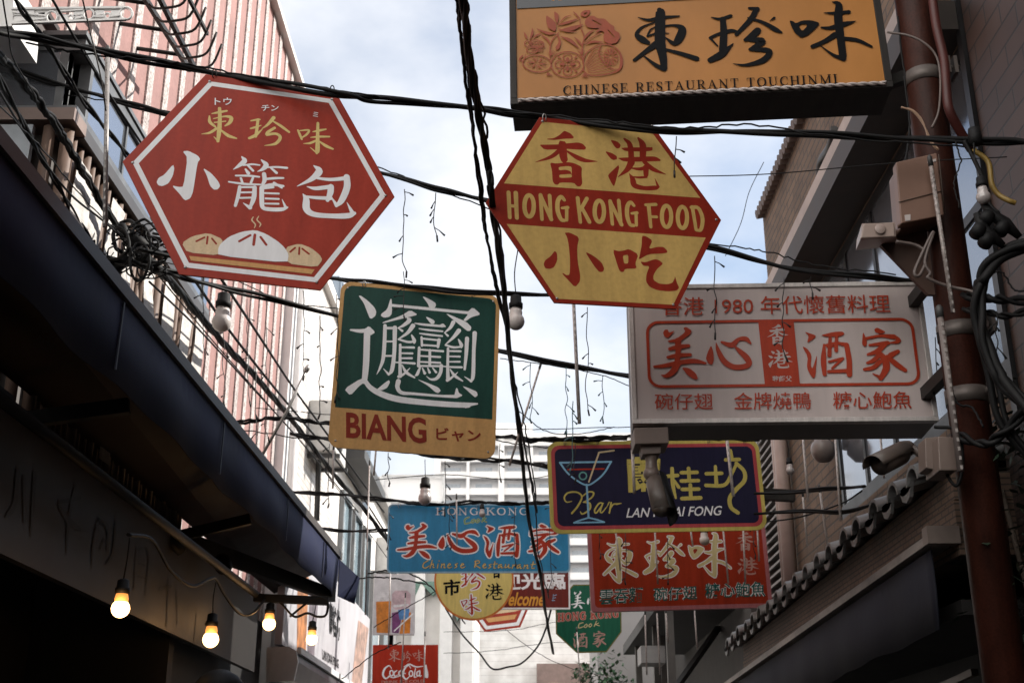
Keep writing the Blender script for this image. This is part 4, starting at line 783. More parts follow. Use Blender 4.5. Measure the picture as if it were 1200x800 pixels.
mb.build('roof_tiles', mat('brown roof tile', (.11, .075, .06), .6, var=.3), t)
mb = MB()
for z0, z1 in ((3.30, 3.38), (4.90, 4.968), (4.12, 4.17)): mb.box((RX + .0, 4.97, z0), (RX + .09, 7.93, z1))
for y in (4.97, 5.44, 6.05, 6.66, 7.27, 7.86): mb.box((RX + .002, y, 3.381), (RX + .10, y + .045, 4.899))
mb.build('window_frame', mat('charcoal frame', (.02, .02, .022), .4, .4), t)
mb = MB(); mb.box((RX + .012, 4.975, 3.31), (RX + .05, 7.925, 4.965)); mb.build('window_glass', glass, t)
mb = MB(); z = 2.95
while z < 4.6: mb.hexa([(RX, 9.72, z), (RX + .16, 9.72, z + .06), (RX + .16, 10.5, z + .06), (RX, 10.5, z), (RX, 9.72, z + .02), (RX + .16, 9.72, z + .08), (RX + .16, 10.5, z + .08), (RX, 10.5, z + .02)]); z += .075
mb.box((RX - .01, 9.66, 2.9), (RX + .18, 9.715, 4.65)); mb.box((RX - .01, 10.505, 2.9), (RX + .18, 10.56, 4.65)); mb.build('louvre', mat('grey louvre', (.22, .21, .20), .6), t)
for y, r in ((9.30, .055), (9.50, .03)):
    mb = MB(); mb.tube([(RX - .07, y, 2.9), (RX - .07, y, 4.95)], r, 10); mb.build('downpipe', mat('beige pipe', (.36, .28, .25), .5, var=.15), t)
mb = MB(); P = [on_x(962, 222, RX - .05), on_x(960, 205, RX - .05), on_x(962, 188, RX - .05), on_x(972, 172, RX - .07), on_x(978, 150, RX - .07)]
mb.tube(spline(P, 5), .025, 8); mb.build('vent_pipe', MATS['dark pipe'], t)
t = thing('corner_building', 'near dark building with red brown wall tiles at the right edge of the photo', 'building', (4, 0, 0))
mb = MB(); mb.box((2.08, -8, 3.0), (8, 4.88, 9.5)); mb.build('wall', bt, t); mb = MB(); mb.box((1.72, -8, 2.6), (2.079, 3.35, 12)); mb.build('pier', bt, t); mb = MB(); mb.box((2.06, 4.885, 3.0), (2.3, 4.94, 9.4)); mb.build('corner_strip', MATS['charcoal frame'], t)  # pier: unseen projection added to darken the right-hand signs and column
mb = MB(); mb.box((1.98, -8, 0), (8, 4.88, 2.99)); mb.build('lower_wall', brick_mat('dark slip tile', (.055, .035, .028), (.04, .027, .022), (.016, .013, .012), .09, .03, 'x', .6, .004, .5), t)

# tiled eave with gutter and dark awning in front of it
t = thing('tiled_eave', 'low tiled eave over a strip of fine brown brick, with a weathered gutter', 'eave', (1.8, 7.4, 2.5))
slip = brick_mat('fine brown slip brick', (.15, .095, .066), (.12, .076, .055), (.05, .038, .03), .085, .026, 'x', .75, .004, .5)
mb = MB(); mb.box((1.74, 4.86, 2.50), (2.44, 9.92, 2.72)); mb.box((1.745, 4.86, 2.725), (2.44, 9.92, 2.84)); mb.build('brick_band', slip, t)
tilem = mat('grey glazed tile', (.15, .15, .15), .38, var=.3, scale=7, bump=.2)
mb = MB(); y = 4.98
while y < 9.95:
    jy, jz = random.uniform(-.012, .012), random.uniform(-.008, .008)
    for x0, x1, z0, z1, r in ((1.62, 2.0, 2.868, 2.98, .074), (1.96, 2.12, 2.975, 3.02, .060)):
        k = len(mb.v); n = 8
        for xx, zz, rr in ((x0, z0, r), (x1, z1, r * .94)):
            for q in range(n + 1): a = math.pi * q / n; mb.v.append(Vector((xx - abs(jy), y + jy + rr * math.cos(a) * 1.15, zz + jz + rr * math.sin(a))))
            for q in range(n + 1): a = math.pi * q / n; mb.v.append(Vector((xx - abs(jy), y + jy + (rr - .014) * math.cos(a) * 1.15, zz + jz + (rr - .014) * math.sin(a) - .001)))
        m_ = n + 1
        for q in range(n):
            mb.face([k + q, k + q + 1, k + 2 * m_ + q + 1, k + 2 * m_ + q], 0, True); mb.face([k + m_ + q, k + 3 * m_ + q, k + 3 * m_ + q + 1, k + m_ + q + 1], 0, True)
            mb.face([k + q, k + m_ + q, k + m_ + q + 1, k + q + 1])
        mb.face([k, k + 2 * m_, k + 3 * m_, k + m_]); mb.face([k + n, k + m_ + n, k + 3 * m_ + n, k + 2 * m_ + n])
    # hollow tile between two covers, with its drooping lip
    k = len(mb.v); y2 = y + .145
    for xx, zz in ((1.635, 2.868), (2.12, 3.0)):
        for q in range(7): a = math.pi + math.pi * q / 6; mb.v.append(Vector((xx, y2 + .088 * math.cos(a), zz + .03 + .038 * math.sin(a))))
    for q in range(6): mb.face([k + q, k + 7 + q, k + 8 + q, k + q + 1], 0, True)
    for q in range(6): pass
    mb.prism([(1.634, y2 + .088 * math.cos(math.pi + math.pi * q / 6), 2.893 + .038 * math.sin(math.pi + math.pi * q / 6)) for q in range(7)] + [(1.634, y2 + .05, 2.835), (1.634, y2, 2.82), (1.634, y2 - .05, 2.835)], (.014, 0, 0))
    y += .29
mb.build('roof_tiles', tilem, t)
gut = mat('weathered gutter', (.24, .21, .19), .55, var=.55, scale=5, stretch=(1, .3, 1), bump=.2)
mb = MB(); mb.prism([(1.63, 4.92, 2.555), (1.63, 4.92, 2.59), (1.66, 4.92, 2.605), (1.738, 4.92, 2.605), (1.738, 4.92, 2.555)], (0, 5.5, 0)); mb.build('gutter', gut, t)
mb = MB(); mb.box((1.615, 4.85, 2.545), (1.745, 4.915, 2.615)); mb.build('gutter_end', mat('gutter cap', (.20, .16, .14), .55), t)
for o in t.children:                       # the eave, like the alley, falls away from the camera
    off = ORG[t.name]
    for v in o.data.vertices:
        y = v.co.y + off.y; v.co.z -= .0226 * (y - 4.9) + (.045 if o.name.startswith('roof_tiles') else 0)
tarp = mat('navy tarpaulin', (.014, .015, .024), .8, var=.25, scale=2.0, bump=.12, spec=.2)
mb = MB(); k = 0; n = 60
for i in range(n + 1):
    y = 4.95 + 5.4 * i / n; w = .003 * math.sin(i * 1.1) + .007 * math.sin(i * .37)
    mb.v += [Vector((1.66, y, 2.54 - .0226 * (y - 4.9))), Vector((1.66 + w, y, 2.37 - .0226 * (y - 4.9))), Vector((1.655 + w * 1.8, y, 2.225 - .0226 * (y - 4.9) + .004 * math.sin(i * .8)))]
for i in range(n):
    for j in range(2): mb.face([3 * i + j, 3 * i + 3 + j, 3 * i + 4 + j, 3 * i + 1 + j], 0, True)
o = mb.build('hanging_tarp', tarp); sm = o.modifiers.new('thick', 'SOLIDIFY'); sm.thickness = .006; tag(o, 'dark navy tarpaulin strip hanging below the weathered gutter', 'awning')
t = thing('dark_shopfront', 'black open shopfront under the tiled eave', 'shopfront', (2.3, 7.5, 0))
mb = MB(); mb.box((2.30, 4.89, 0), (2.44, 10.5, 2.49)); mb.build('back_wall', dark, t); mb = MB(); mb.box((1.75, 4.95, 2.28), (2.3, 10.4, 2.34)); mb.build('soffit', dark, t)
for y, z in ((5.6, 2.12), (6.7, 2.05), (8.0, 2.16)):
    mb = MB(); mb.bar((2.0, y, z), (2.0, y + .9, z - .05), .03, .03); mb.build('rail', mat('dull steel', (.10, .08, .07), .4, .5), t)
# buildings further down on the right
t = thing('dark_annex', 'dark annex with posts and a wall unit behind the tarpaulin on the right', 'building', (2, 13, 0))
mb = MB(); mb.box((2.0, 10.85, 0), (6, 16.5, 4.2)); mb.box((2.25, 10.86, 4.2), (6, 13, 6.15)); mb.build('wall', mat('dim concrete', (.055, .05, .047), .8, var=.3), t)  # tall second box is hidden, added to keep sun off the blue canopy
mb = MB(); mb.box((1.25, 11.2, 3.25), (2.0, 15.5, 3.36)); mb.bar((1.28, 11.3, 2.4), (1.98, 12.6, 3.2), .05, .05); mb.build('canopy', mat('canopy underside', (.03, .03, .03), .6), t)
for x, y in ((1.30, 11.25), (1.34, 12.8), (1.5, 13.6), (1.32, 14.6), (1.6, 15.3)): mb = MB(); mb.box((x, y, 0), (x + .07, y + .07, 3.249)); mb.build('post', mat('dark post', (.10, .095, .09), .5), t)
a, b = on_y(751, 756, 12.2), on_y(768, 776, 12.2); mb = MB(); mb.box((a.x, 12.2, b.z), (b.x + .1, 12.6, a.z)); mb.build('wall_unit', mat('grey unit', (.33, .33, .33), .5), t)
t = thing('grey_annex', 'plain grey wall beside the dark annex, behind the shrub', 'building', (1.8, 17.5, 0))
mb = MB(); mb.box((1.02, 17, 0), (4, 19, 4.1)); mb.build('wall', mat('grey plaster', (.36, .35, .35), .8, var=.12, scale=1), t); mb = MB(); mb.box((.98, 16.95, 4.1), (4, 19, 4.2)); mb.build('coping', MATS['grey coping'], t)

# shrub in front of it
def shrub(c, rx, ry, h, n, label, stem=True, leafm=None, size=.09):
    t = thing('shrub', label, 'shrub', (c[0], c[1], 0)); lf = MB()
    rnd = random.Random(int(c[0] * 100)); clumps = [(rnd.uniform(-.8, .8) * rx, rnd.uniform(-.8, .8) * ry, c[2] + rnd.uniform(-.5, .5) * h, rnd.uniform(.10, .24)) for _ in range(16)]
    for i in range(n):
        cx, cy, cz, r = clumps[i % len(clumps)]; d = Vector((rnd.gauss(0, 1), rnd.gauss(0, 1), rnd.gauss(0, .8))).normalized() * r * rnd.uniform(.4, 1.1)
        p = Vector((c[0] + cx, c[1] + cy, cz)) + d; a = Vector((rnd.gauss(0, 1), rnd.gauss(0, 1), rnd.gauss(-.3, .6))).normalized(); s_ = size * rnd.uniform(.6, 1.3); u, w = basis(a)
        k = len(lf.v); lf.v += [p, p + a * s_ * .5 + u * s_ * .24, p + a * s_, p + a * s_ * .5 - u * s_ * .24]; lf.face([k, k + 1, k + 2, k + 3])
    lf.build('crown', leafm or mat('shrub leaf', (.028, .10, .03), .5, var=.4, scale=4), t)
    tr = MB(); 
    for j in range(4):
        q = clumps[j]; tr.tube(spline([(c[0] + .03 * j, c[1], 0), (c[0] + .02 * j + q[0] * .2, c[1], c[2] * .6), (c[0] + q[0], c[1] + q[1], q[2])], 4), [.03, .028, .026, .024, .022, .018, .015, .012, .008], 6)
    tr.build('trunk', mat('bark', (.08, .06, .045), .8), t); return t
shrub((1.02, 16.1, 2.95), .36, .3, .9, 900, 'green leafy shrub rising below the green eight sided sign')
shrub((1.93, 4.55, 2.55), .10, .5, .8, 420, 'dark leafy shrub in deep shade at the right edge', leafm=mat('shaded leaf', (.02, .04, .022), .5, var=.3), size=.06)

# ---- left shop: board, canopy, rail
t = thing('shop_building', 'black shop interior under the blue canopy on the left', 'shopfront', (-3, 3, 0))
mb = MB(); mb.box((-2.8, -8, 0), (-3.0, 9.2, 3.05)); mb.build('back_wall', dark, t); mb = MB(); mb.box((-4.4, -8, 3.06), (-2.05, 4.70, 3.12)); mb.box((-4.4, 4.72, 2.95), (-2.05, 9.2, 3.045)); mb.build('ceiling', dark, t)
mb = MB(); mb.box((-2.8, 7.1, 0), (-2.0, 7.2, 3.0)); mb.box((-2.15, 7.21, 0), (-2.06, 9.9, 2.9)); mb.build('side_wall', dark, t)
t = thing('near_building', 'dark building beside the camera on the left', 'building', (-3.5, -2, 0))
mb = MB(); mb.box((-2.6, -8, 3.2), (-7, 3.0, 4.0)); mb.build('wall', mat('grey render', (.30, .28, .27), .8), t)
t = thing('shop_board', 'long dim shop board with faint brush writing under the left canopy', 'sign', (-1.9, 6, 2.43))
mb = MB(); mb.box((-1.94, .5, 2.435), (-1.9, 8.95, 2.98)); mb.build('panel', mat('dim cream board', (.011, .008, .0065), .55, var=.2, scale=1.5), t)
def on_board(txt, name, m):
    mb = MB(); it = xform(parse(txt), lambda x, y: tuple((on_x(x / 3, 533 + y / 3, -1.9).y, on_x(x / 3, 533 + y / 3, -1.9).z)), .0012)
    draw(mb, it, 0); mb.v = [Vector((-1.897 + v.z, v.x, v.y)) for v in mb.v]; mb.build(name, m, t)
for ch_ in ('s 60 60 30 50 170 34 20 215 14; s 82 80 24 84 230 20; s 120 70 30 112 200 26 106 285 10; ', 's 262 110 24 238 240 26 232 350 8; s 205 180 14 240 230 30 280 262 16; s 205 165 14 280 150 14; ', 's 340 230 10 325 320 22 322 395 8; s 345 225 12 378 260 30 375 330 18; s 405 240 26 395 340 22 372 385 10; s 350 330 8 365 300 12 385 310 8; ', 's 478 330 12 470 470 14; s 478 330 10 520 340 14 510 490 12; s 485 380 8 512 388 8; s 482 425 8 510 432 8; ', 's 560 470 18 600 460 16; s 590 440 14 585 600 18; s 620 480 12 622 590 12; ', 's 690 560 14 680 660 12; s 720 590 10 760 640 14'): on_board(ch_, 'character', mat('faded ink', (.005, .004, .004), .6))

t = thing('blue_canopy', 'long navy blue shop canopy with grey top rail running along the left side', 'awning', (-1.9, 6, 3.1))
mb = MB(); n = 90; Y0, Y1 = .3, 10.08
for i in range(n + 1):
    y = Y0 + (Y1 - Y0) * i / n; u = i / n; wv = .006 * math.sin(i * .9) + .008 * math.sin(i * .31 + 1); zt, zb = 3.345 + .1 * (y - 3.1) / 7, 3.017 + .10 * (y - 3.2) / 7
    if i == n: zb += .03
    mb.v += [Vector((-1.5, y, zt)), Vector((-1.5 + wv, y, (zt + zb) / 2)), Vector((-1.505 + wv * 1.6, y, zb + .004 * math.sin(i * .7)))]
for i in range(n):
    for j in range(2): mb.face([3 * i + j, 3 * i + 3 + j, 3 * i + 4 + j, 3 * i + 1 + j], 0, True)
tarp2 = mat('blue tarpaulin', (.009, .013, .042), .8, var=.22, scale=1.6, bump=.12, spec=.2)
o = mb.build('valance', tarp2, t); sm = o.modifiers.new('thick', 'SOLIDIFY'); sm.thickness = .006
for y in (4.25, 5.9, 7.7, 9.2): 
    mb = MB(); mb.bar((-1.493, y, 3.06 + .0143 * (y - 3.2)), (-1.493, y + .01, 3.33 + .0143 * (y - 3.2)), .012, .006, 0, (1, 0, 0)); mb.build('seam', mat('seam cloth', (.008, .011, .03), .6), t)
z_ = lambda y: 3.345 + .1 * (y - 3.1) / 7
mb = MB(); mb.hexa([(-1.57, Y0, z_(Y0) + .002), (-1.485, Y0, z_(Y0) + .002), (-1.485, Y1 + .05, z_(Y1) + .002), (-1.57, Y1 + .05, z_(Y1) + .002), (-1.57, Y0, z_(Y0) + .06), (-1.485, Y0, z_(Y0) + .055), (-1.485, Y1 + .05, z_(Y1) + .055), (-1.57, Y1 + .05, z_(Y1) + .06)])
o = mb.build('top_rail', mat('weathered rail', (.075, .064, .058), .55, .2, var=.4, scale=4, stretch=(1, .3, 1)), t)
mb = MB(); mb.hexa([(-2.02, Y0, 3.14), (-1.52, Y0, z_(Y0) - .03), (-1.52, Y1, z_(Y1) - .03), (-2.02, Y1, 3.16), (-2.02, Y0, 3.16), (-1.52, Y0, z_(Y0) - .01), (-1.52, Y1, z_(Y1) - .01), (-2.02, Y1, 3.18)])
mb.build('roof_sheet', mat('maroon soffit', (.018, .007, .006), .6, var=.2, spec=.15), t)  # red tint is a reflection put into the sheet's colour
mb = MB(); pass
for a, b, w, h in (((-1.98, 7.2, 3.02), (-1.53, 10.0, 3.13), .05, .10), ((-2.0, 4.6, 2.98), (-1.56, 4.65, 3.06), .04, .06), ((-2.0, 6.9, 2.98), (-1.56, 6.95, 3.10), .04, .06)): mb = MB(); mb.bar(a, b, w, h); mb.build('support_arm', M['black'], t)
mb = MB(); mb.poly([(-1.5, Y1 + .01, 3.14), (-1.5, Y1 + .01, 3.44), (-1.36, Y1 + .25, 3.33), (-1.40, Y1 + .30, 3.12)]); o = mb.build('end_flap', tarp2, t); sm = o.modifiers.new('thick', 'SOLIDIFY'); sm.thickness = .006
mb = MB(); mb.tube([(-1.98, 6.55, 3.0), (-1.90, 6.6, 2.9), (-1.86, 6.66, 2.86)], .03, 8); mb.lathe((-1.8, 7.35, 2.93), (.3, -.8, -.4), [(0, .02), (.02, .055), (.12, .05), (.16, .03)], 12)
tag(mb.build('spotlight', M['black']), 'black spotlight tucked under the far end of the blue canopy', 'lamp')
# poster board and white awning cassette further along
c = [on_x(336, 664, -1.9), on_x(336, 760, -1.9), on_x(428, 815, -1.9), on_x(436, 735, -1.9)]
y0, y1 = c[0].y, on_x(432, 760, -1.9).y; zb, zt = on_x(336, 758, -1.9).z, on_x(350, 664, -1.9).z
t = thing('street_poster', 'long pale poster board with black characters and orange food picture along the left wall', 'poster', (-1.92, (y0 + y1) / 2, zb))
mb = MB(); mb.box((-1.96, y0, zb), (-1.9, y1, zt + .25)); mb.build('panel', mat('grey poster print', (.50, .49, .52), .4, var=.15, scale=2), t)
def wall_shape(name, m, pts, X=-1.898): mb = MB(); mb.poly([on_x(x, y, X) for x, y in pts]); mb.build(name, m, t)
wall_shape('food_picture', mat('food print', (.50, .20, .07), .4, var=.6, scale=7), [(349, 672), (362, 676), (358, 770), (348, 762)])
wall_shape('dark_picture', mat('shadow print', (.20, .17, .20), .4, var=.6, scale=6), [(364, 678), (374, 690), (368, 770), (360, 768)])
wall_shape('bright_picture', mat('market print', (.45, .28, .22), .4, var=.7, scale=8), [(420, 726), (432, 736), (424, 800), (412, 800)])
def wall_type(body, m, a, b, tp, bold):
    v, f = type_mesh(body, bold); A, B, T = on_x(*a, -1.896), on_x(*b, -1.896), on_x(a[0], tp, -1.896)
    x0, x1 = min(p[0] for p in v), max(p[0] for p in v); q0, q1 = min(p[1] for p in v), max(p[1] for p in v)
    mb = MB(); mb.v = [A + (B - A) * ((x - x0) / (x1 - x0)) + (T - A) * ((y - q0) / (q1 - q0)) for x, y in v]; mb.f = [list(q) for q in f]; mb.m = [0] * len(f); mb.sm = [False] * len(f); mb.build('lettering', m, t)
wall_type('蘭桂坊', M['ink'], (386, 742), (399, 752), 704, .03); wall_type('LAN KWAI FONG', M['ink'], (378, 772), (397, 783), 760, .02)
t = thing('awning_cassette', 'white folded awning cassette with rounded end below the poster board', 'awning', (-1.75, 10.5, 2.8))
A, B = on_x(312, 757, -1.98), on_x(345, 760, -1.78); ya = 9.9; P = [on_y(x, y, ya) for x, y in ((312, 758), (338, 757), (347, 762), (349, 775), (344, 797), (312, 798))]
mb = MB(); mb.prism(P, (0, .04, 0)); mb.build('end_cap', MATS['white paint'], t)
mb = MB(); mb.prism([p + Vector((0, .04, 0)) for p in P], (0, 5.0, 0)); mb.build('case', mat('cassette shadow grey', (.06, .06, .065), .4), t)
mb = MB(); mb.box((P[2].x + .0, ya + .05, P[1].z - .05), (P[2].x + .03, ya + 5, P[1].z + .0)); mb.build('front_rail', MATS['white paint'], t)

t = thing('rear_light_block', 'unseen house added behind the camera to block low light', 'building', (0, -12, 0)); mb = MB(); mb.box((-8, -13, 0), (8, -11, 6)); mb.build('wall', MATS['grey render'], t)  # added out of view to keep low light from under the canopy

# ------------------------------------------------------------------ red column with everything fixed to it
CX, CY = 1.712, 4.50
red = mat('rust red paint', (.048, .0135, .008), .5, 0, var=.6, scale=5, stretch=(1, 1, .35), bump=.25, spec=.2, fine=.4)
t = thing('red_column', 'tall rust red steel column carrying the light boxes on the right', 'column', (CX, CY, 0))
mb = MB(); mb.lathe((CX, CY, 0), (0, 0, 1), [(0, .077), (9.4, .077)], 28); mb.build('shaft', red, t)
clampm = mat('zinc clamp', (.13, .11, .10), .5, .4, var=.3, scale=8)
for px, py in ((1083, 78), (1103, 378), (1113, 455)):
    z = on_y(px, py, CY - .1).z
    mb = MB(); mb.lathe((CX, CY, z - .035), (0, 0, 1), [(0, .081), (.06, .081)], 28); mb.box((CX + .06, CY - .12, z - .04), (CX + .075, CY - .04, z + .04)); mb.box((CX + .09, CY - .12, z - .04), (CX + .105, CY - .04, z + .04)); mb.tube([(CX + .04, CY - .09, z), (CX + .12, CY - .09, z)], .011, 6)
    mb.build('clamp', clampm, t)
mb = MB()
for px, py in ((1060, 60), (1068, 250)): pass
za, zb = WHITEBOX.world(0, .22).z, WHITEBOX.world(0, -.2).z
for z in (za, zb): mb.bar((1.685, 4.93, z), (1.685, CY + .05, z), .04, .05)
for z in (TOPBOX.world(0, .2).z, TOPBOX.world(0, -.3).z): mb.bar((1.575, 4.66, z), (CX, CY + .05, z), .04, .05)
mb.build('bracket_arm', M['darkmetal'], t)
mb = MB(); mb.prism([on_y(1032, 287, 4.46), on_y(1072, 262, 4.46), on_y(1086, 270, 4.46), on_y(1096, 345, 4.46), on_y(1088, 345, 4.46)], (0, .02, 0)); mb.build('gusset', mat('brown gusset', (.085, .045, .032), .5, .1, var=.3), t)
mb = MB(); P = [on_y(1092, -8, 4.36), on_y(1097, 30, 4.36), on_y(1106, 70, 4.36), on_y(1109, 105, 4.36), on_y(1112, 128, 4.36), on_y(1124, 152, 4.40), on_y(1138, 175, 4.45)]
mb.tube(spline(P, 6), .020, 8); tag(mb.build('conduit', mat('maroon conduit', (.075, .015, .012), .5, var=.3)), 'maroon bent conduit beside the top of the red column', 'pipe')
def quadbox(corners, Y, d, name, m, parent=None, bevel=.006):
    """front face from four photo corners (top left, top right, bottom right, bottom left) standing at distance Y, depth d"""
    P = [on_y(x, y, Y) for x, y in corners]; mb = MB(); mb.prism(P, (0, d, 0)); o = mb.build(name, m, parent)
    if bevel: b = o.modifiers.new('bevel', 'BEVEL'); b.width = bevel; b.segments = 2
    return o
t = thing('junction_box', 'brown plastic junction box strapped to the red column below the orange light box', 'junction box', on_y(1078, 225, 4.33))
bxm = mat('brown plastic', (.20, .115, .083), .45, var=.1)
quadbox(((1050, 190), (1098, 179), (1106, 252), (1056, 262)), 4.30, .05, 'lid', bxm, t, .004); quadbox(((1053, 193), (1099, 182), (1107, 252), (1059, 264)), 4.352, .14, 'body', mat('brown plastic body', (.17, .10, .075), .45, var=.1), t)
mb = MB(); P = [on_y(1053, 237, 4.297), on_y(1103, 224, 4.297)]; mb.tube(P, .002, 4); P = [on_y(1100, 181, 4.297), on_y(1107, 250, 4.297)]
mb.tube(P, .0025, 4); mb.build('seam', mat('dark seam', (.05, .03, .02), .6), t)
mb = MB(); mb.prism([on_y(x, y, 4.297) for x, y in ((1060, 252), (1067, 251), (1067, 258), (1061, 259))], (0, .002, 0)); mb.build('sticker', mat('pale sticker', (.50, .44, .42), .5), t)
mb = MB(); mb.prism([on_y(x, y, 4.297) for x, y in ((1087, 188), (1097, 186), (1097, 189), (1087, 191))], (0, .002, 0)); mb.build('plate', MATS['pale sticker'], t)
t = thing('lamp_housing', 'small beige housing with a round knob left of the red column', 'housing', on_y(1028, 290, 4.38))
bei = mat('beige plastic', (.34, .26, .225), .45, var=.1)
quadbox(((1012, 262), (1048, 260), (1049, 277), (1009, 279)), 4.30, .02, 'front', bei, t, .004)
P = [on_y(x, y, 4.321) for x, y in ((1010, 262), (1049, 261), (1050, 277), (1009, 279))]; Q = [on_y(x, y, 4.56) for x, y in ((1004, 281), (1046, 275), (1048, 289), (1003, 293))]
mb = MB(); mb.hexa([P[3], P[2], Q[2], Q[3], P[0], P[1], Q[1], Q[0]]); mb.build('body', bei, t)
c = on_y(1031, 269, 4.298); mb = MB(); mb.lathe(c, (0, -1, 0), [(0, .021), (.006, .021), (.008, .018), (.009, .0)], 20); mb.build('knob', mat('knob', (.36, .28, .25), .4), t)

# bullet camera on the column, camera under the white light box
cm = mat('brown grey camera paint', (.085, .066, .056), .42, var=.15); cm2 = mat('dim camera mount', (.18, .135, .115), .5, var=.15)
t = thing('security_camera', 'brown bullet security camera with sunshield on an arm from the red column', 'camera', on_y(1050, 540, 4.55))
a, b = on_y(1058, 531, 4.60), on_y(1006, 556, 4.42); d = (b - a).normalized()
mb = MB(); mb.lathe(a, d, [(-.02, .020), (0, .034), (.02, .040), (.17, .042), (.175, .036), (.165, .034), (.16, .0)], 22); mb.build('body', cm, t)
up = (Vector((0, 0, 1)) - d * d.z).normalized(); sd_ = d.cross(up); mb = MB(); k = 0; n = 10; rows = []
for tt, lip in ((-.01, 0), (.12, 0), (.215, .01)):
    rows.append([a + d * tt + (up * math.cos(R(-88 + 176 * q / n)) + sd_ * math.sin(R(-88 + 176 * q / n))) * .0475 for q in range(n + 1)])
mb.v = [v for row in rows for v in row]
for i in range(2):
    for q in range(n): k = i * (n + 1) + q; mb.face([k, k + 1, k + n + 2, k + n + 1], 0, True)
o = mb.build('sunshield', cm, t); sm = o.modifiers.new('thick', 'SOLIDIFY'); sm.thickness = .003
mb = MB(); mb.lathe(a + d * .167, d, [(0, .0), (.001, .030), (.004, .028), (.005, 0)], 20); mb.build('lens', mat('camera lens', (.30, .30, .31), .1, spec=1), t)
mb = MB(); e = on_y(1088, 531, 4.56); mb.tube(spline([a - d * .01, a - d * .05 + up * .012, a.lerp(e, .7), e], 5), [.022] * 4 + [.018] * 12, 10); mb.lathe(a - d * .035 + up * .01, d, [(-.03, .012), (-.02, .028), (0, .033), (.02, .028), (.03, .012)], 16); mb.build('arm', cm, t)
o = quadbox(((1084, 513), (1099, 511), (1101, 551), (1085, 548)), 4.40, .09, 'mount_plate', cm2, t, .003); o = quadbox(((1099, 511), (1120, 512), (1122, 551), (1101, 551)), 4.33, .16, 'mount_box', cm2, t, .004)
t = thing('hanging_camera', 'dark camera hanging on a ball joint under the left end of the white light box', 'camera', on_y(764, 560, 4.95))
quadbox(((743, 501), (783, 500), (784, 519), (744, 520)), 4.90, .16, 'mount_block', cm2, t, .003)
quadbox(((750, 519), (776, 518), (774, 531), (753, 532)), 4.93, .10, 'base', cm2, t, .003)
c0, c1 = on_y(763, 530, 4.97), on_y(763.5, 555, 4.97); mb = MB(); mb.tube(spline([c0, c0.lerp(c1, .4), c1], 4), [.036, .032, .028, .026, .024, .024, .025, .028, .03], 14)
mb.lathe(c1, (0, .1, -1), [(-.034, .004), (-.026, .022), (-.012, .032), (0, .035), (.012, .032), (.026, .022), (.034, .004)], 18); mb.build('ball_joint', mat('ball joint', (.20, .155, .135), .35), t)
a, b = on_y(768, 563, 4.97), on_y(777, 596, 4.83); d = (b - a).normalized(); mb = MB(); mb.lathe(a, d, [(-.02, .01), (0, .034), (.02, .042), (.20, .044), (.205, .036), (.20, .0)], 22); mb.build('body', cm, t)
up = Vector((.85, .3, .4)); up = (up - d * up.dot(d)).normalized(); sd_ = d.cross(up); mb = MB(); n = 8; rows = [[a + d * tt + (up * math.cos(R(-70 + 140 * q / n)) + sd_ * math.sin(R(-70 + 140 * q / n))) * .052 for q in range(n + 1)] for tt in (-.0, .26)]
mb.v = rows[0] + rows[1]
for q in range(n): mb.face([q, q + 1, q + n + 2, q + n + 1], 0, True)
o = mb.build('sunshield', M['black'], t); sm = o.modifiers.new('thick', 'SOLIDIFY'); sm.thickness = .003

# ------------------------------------------------------------------ white bracket, cable rack, bits on the left
t = thing('white_bracket', 'white steel bracket arm with round holes at the top left corner', 'bracket', on_y(80, 20, 3.9))
wh = MATS['white paint']; Yb = 3.9
A = lambda x, y: on_y(x, y, Yb)
ppm = 1 / ((A(100, 20) - A(0, 20)).length / 100)
outer = [A(14, 11), A(140, 9), A(150, 10), A(156, 15), A(155, 20), A(150, 23), A(100, 26), A(14, 29)]
mb = MB(); 
for y0, y1, x0, x1 in ((11, 9.5, 14, 146), (28, 23, 14, 148)): mb.bar(A(x0, y0), A(x1, y1), .012, .008, 0)
for x, y, r in ((61, 20, 6.5), (83, 21.5, 3.2), (104, 17, 6.3), (126, 19, 3.2), (148, 16, 7.2)):
    P = [A(x + r * math.cos(R(20 * i)), y + r * math.sin(R(20 * i))) for i in range(19)]; mb.tube(P, .0045, 6, cap=False)
for x0, y0, x1, y1 in ((15, 15, 55, 19), (15, 26, 56, 22), (68, 14, 98, 12), (88, 23, 98, 20), (110, 20, 122, 20), (130, 20, 142, 18)): mb.bar(A(x0, y0), A(x1, y1), .010, .006)
for x0, x1 in ((16, 40), (86, 98), (112, 122), (130, 141)): mb.prism([A(x0, 12.5), A(x1, 12), A(x1, 17), A(x0, 18)], (0, .004, 0))
loops = [[A(*q) for q in ((14, 12), (100, 10.5), (148, 9.5), (155, 15), (153, 20), (146, 23), (100, 26), (14, 29))]]
for x, y, r in ((61, 20, 6.5), (83, 21.5, 3.2), (104, 17, 6.3), (126, 19, 3.2), (147, 16, 6)): loops.append([A(x + r * math.cos(R(30 * i)), y + r * math.sin(R(30 * i))) for i in range(12)])
loops.append([A(*q) for q in ((44, 14.5), (52, 14), (52, 16), (46, 17))]); loops.append([A(*q) for q in ((70, 15), (94, 13), (94, 16), (90, 18), (80, 17))]); loops.append([A(*q) for q in ((114, 13), (136, 12), (136, 14), (118, 15))])
flat = [v for q in loops for v in q]; k = len(mb.v); mb.v += [v + Vector((0, .004, 0)) for v in flat]
for tri in tessellate_polygon([[Vector((v.x, v.z, 0)) for v in q] for q in loops]): mb.face([k + i for i in tri])
mb.build('arm', wh, t)
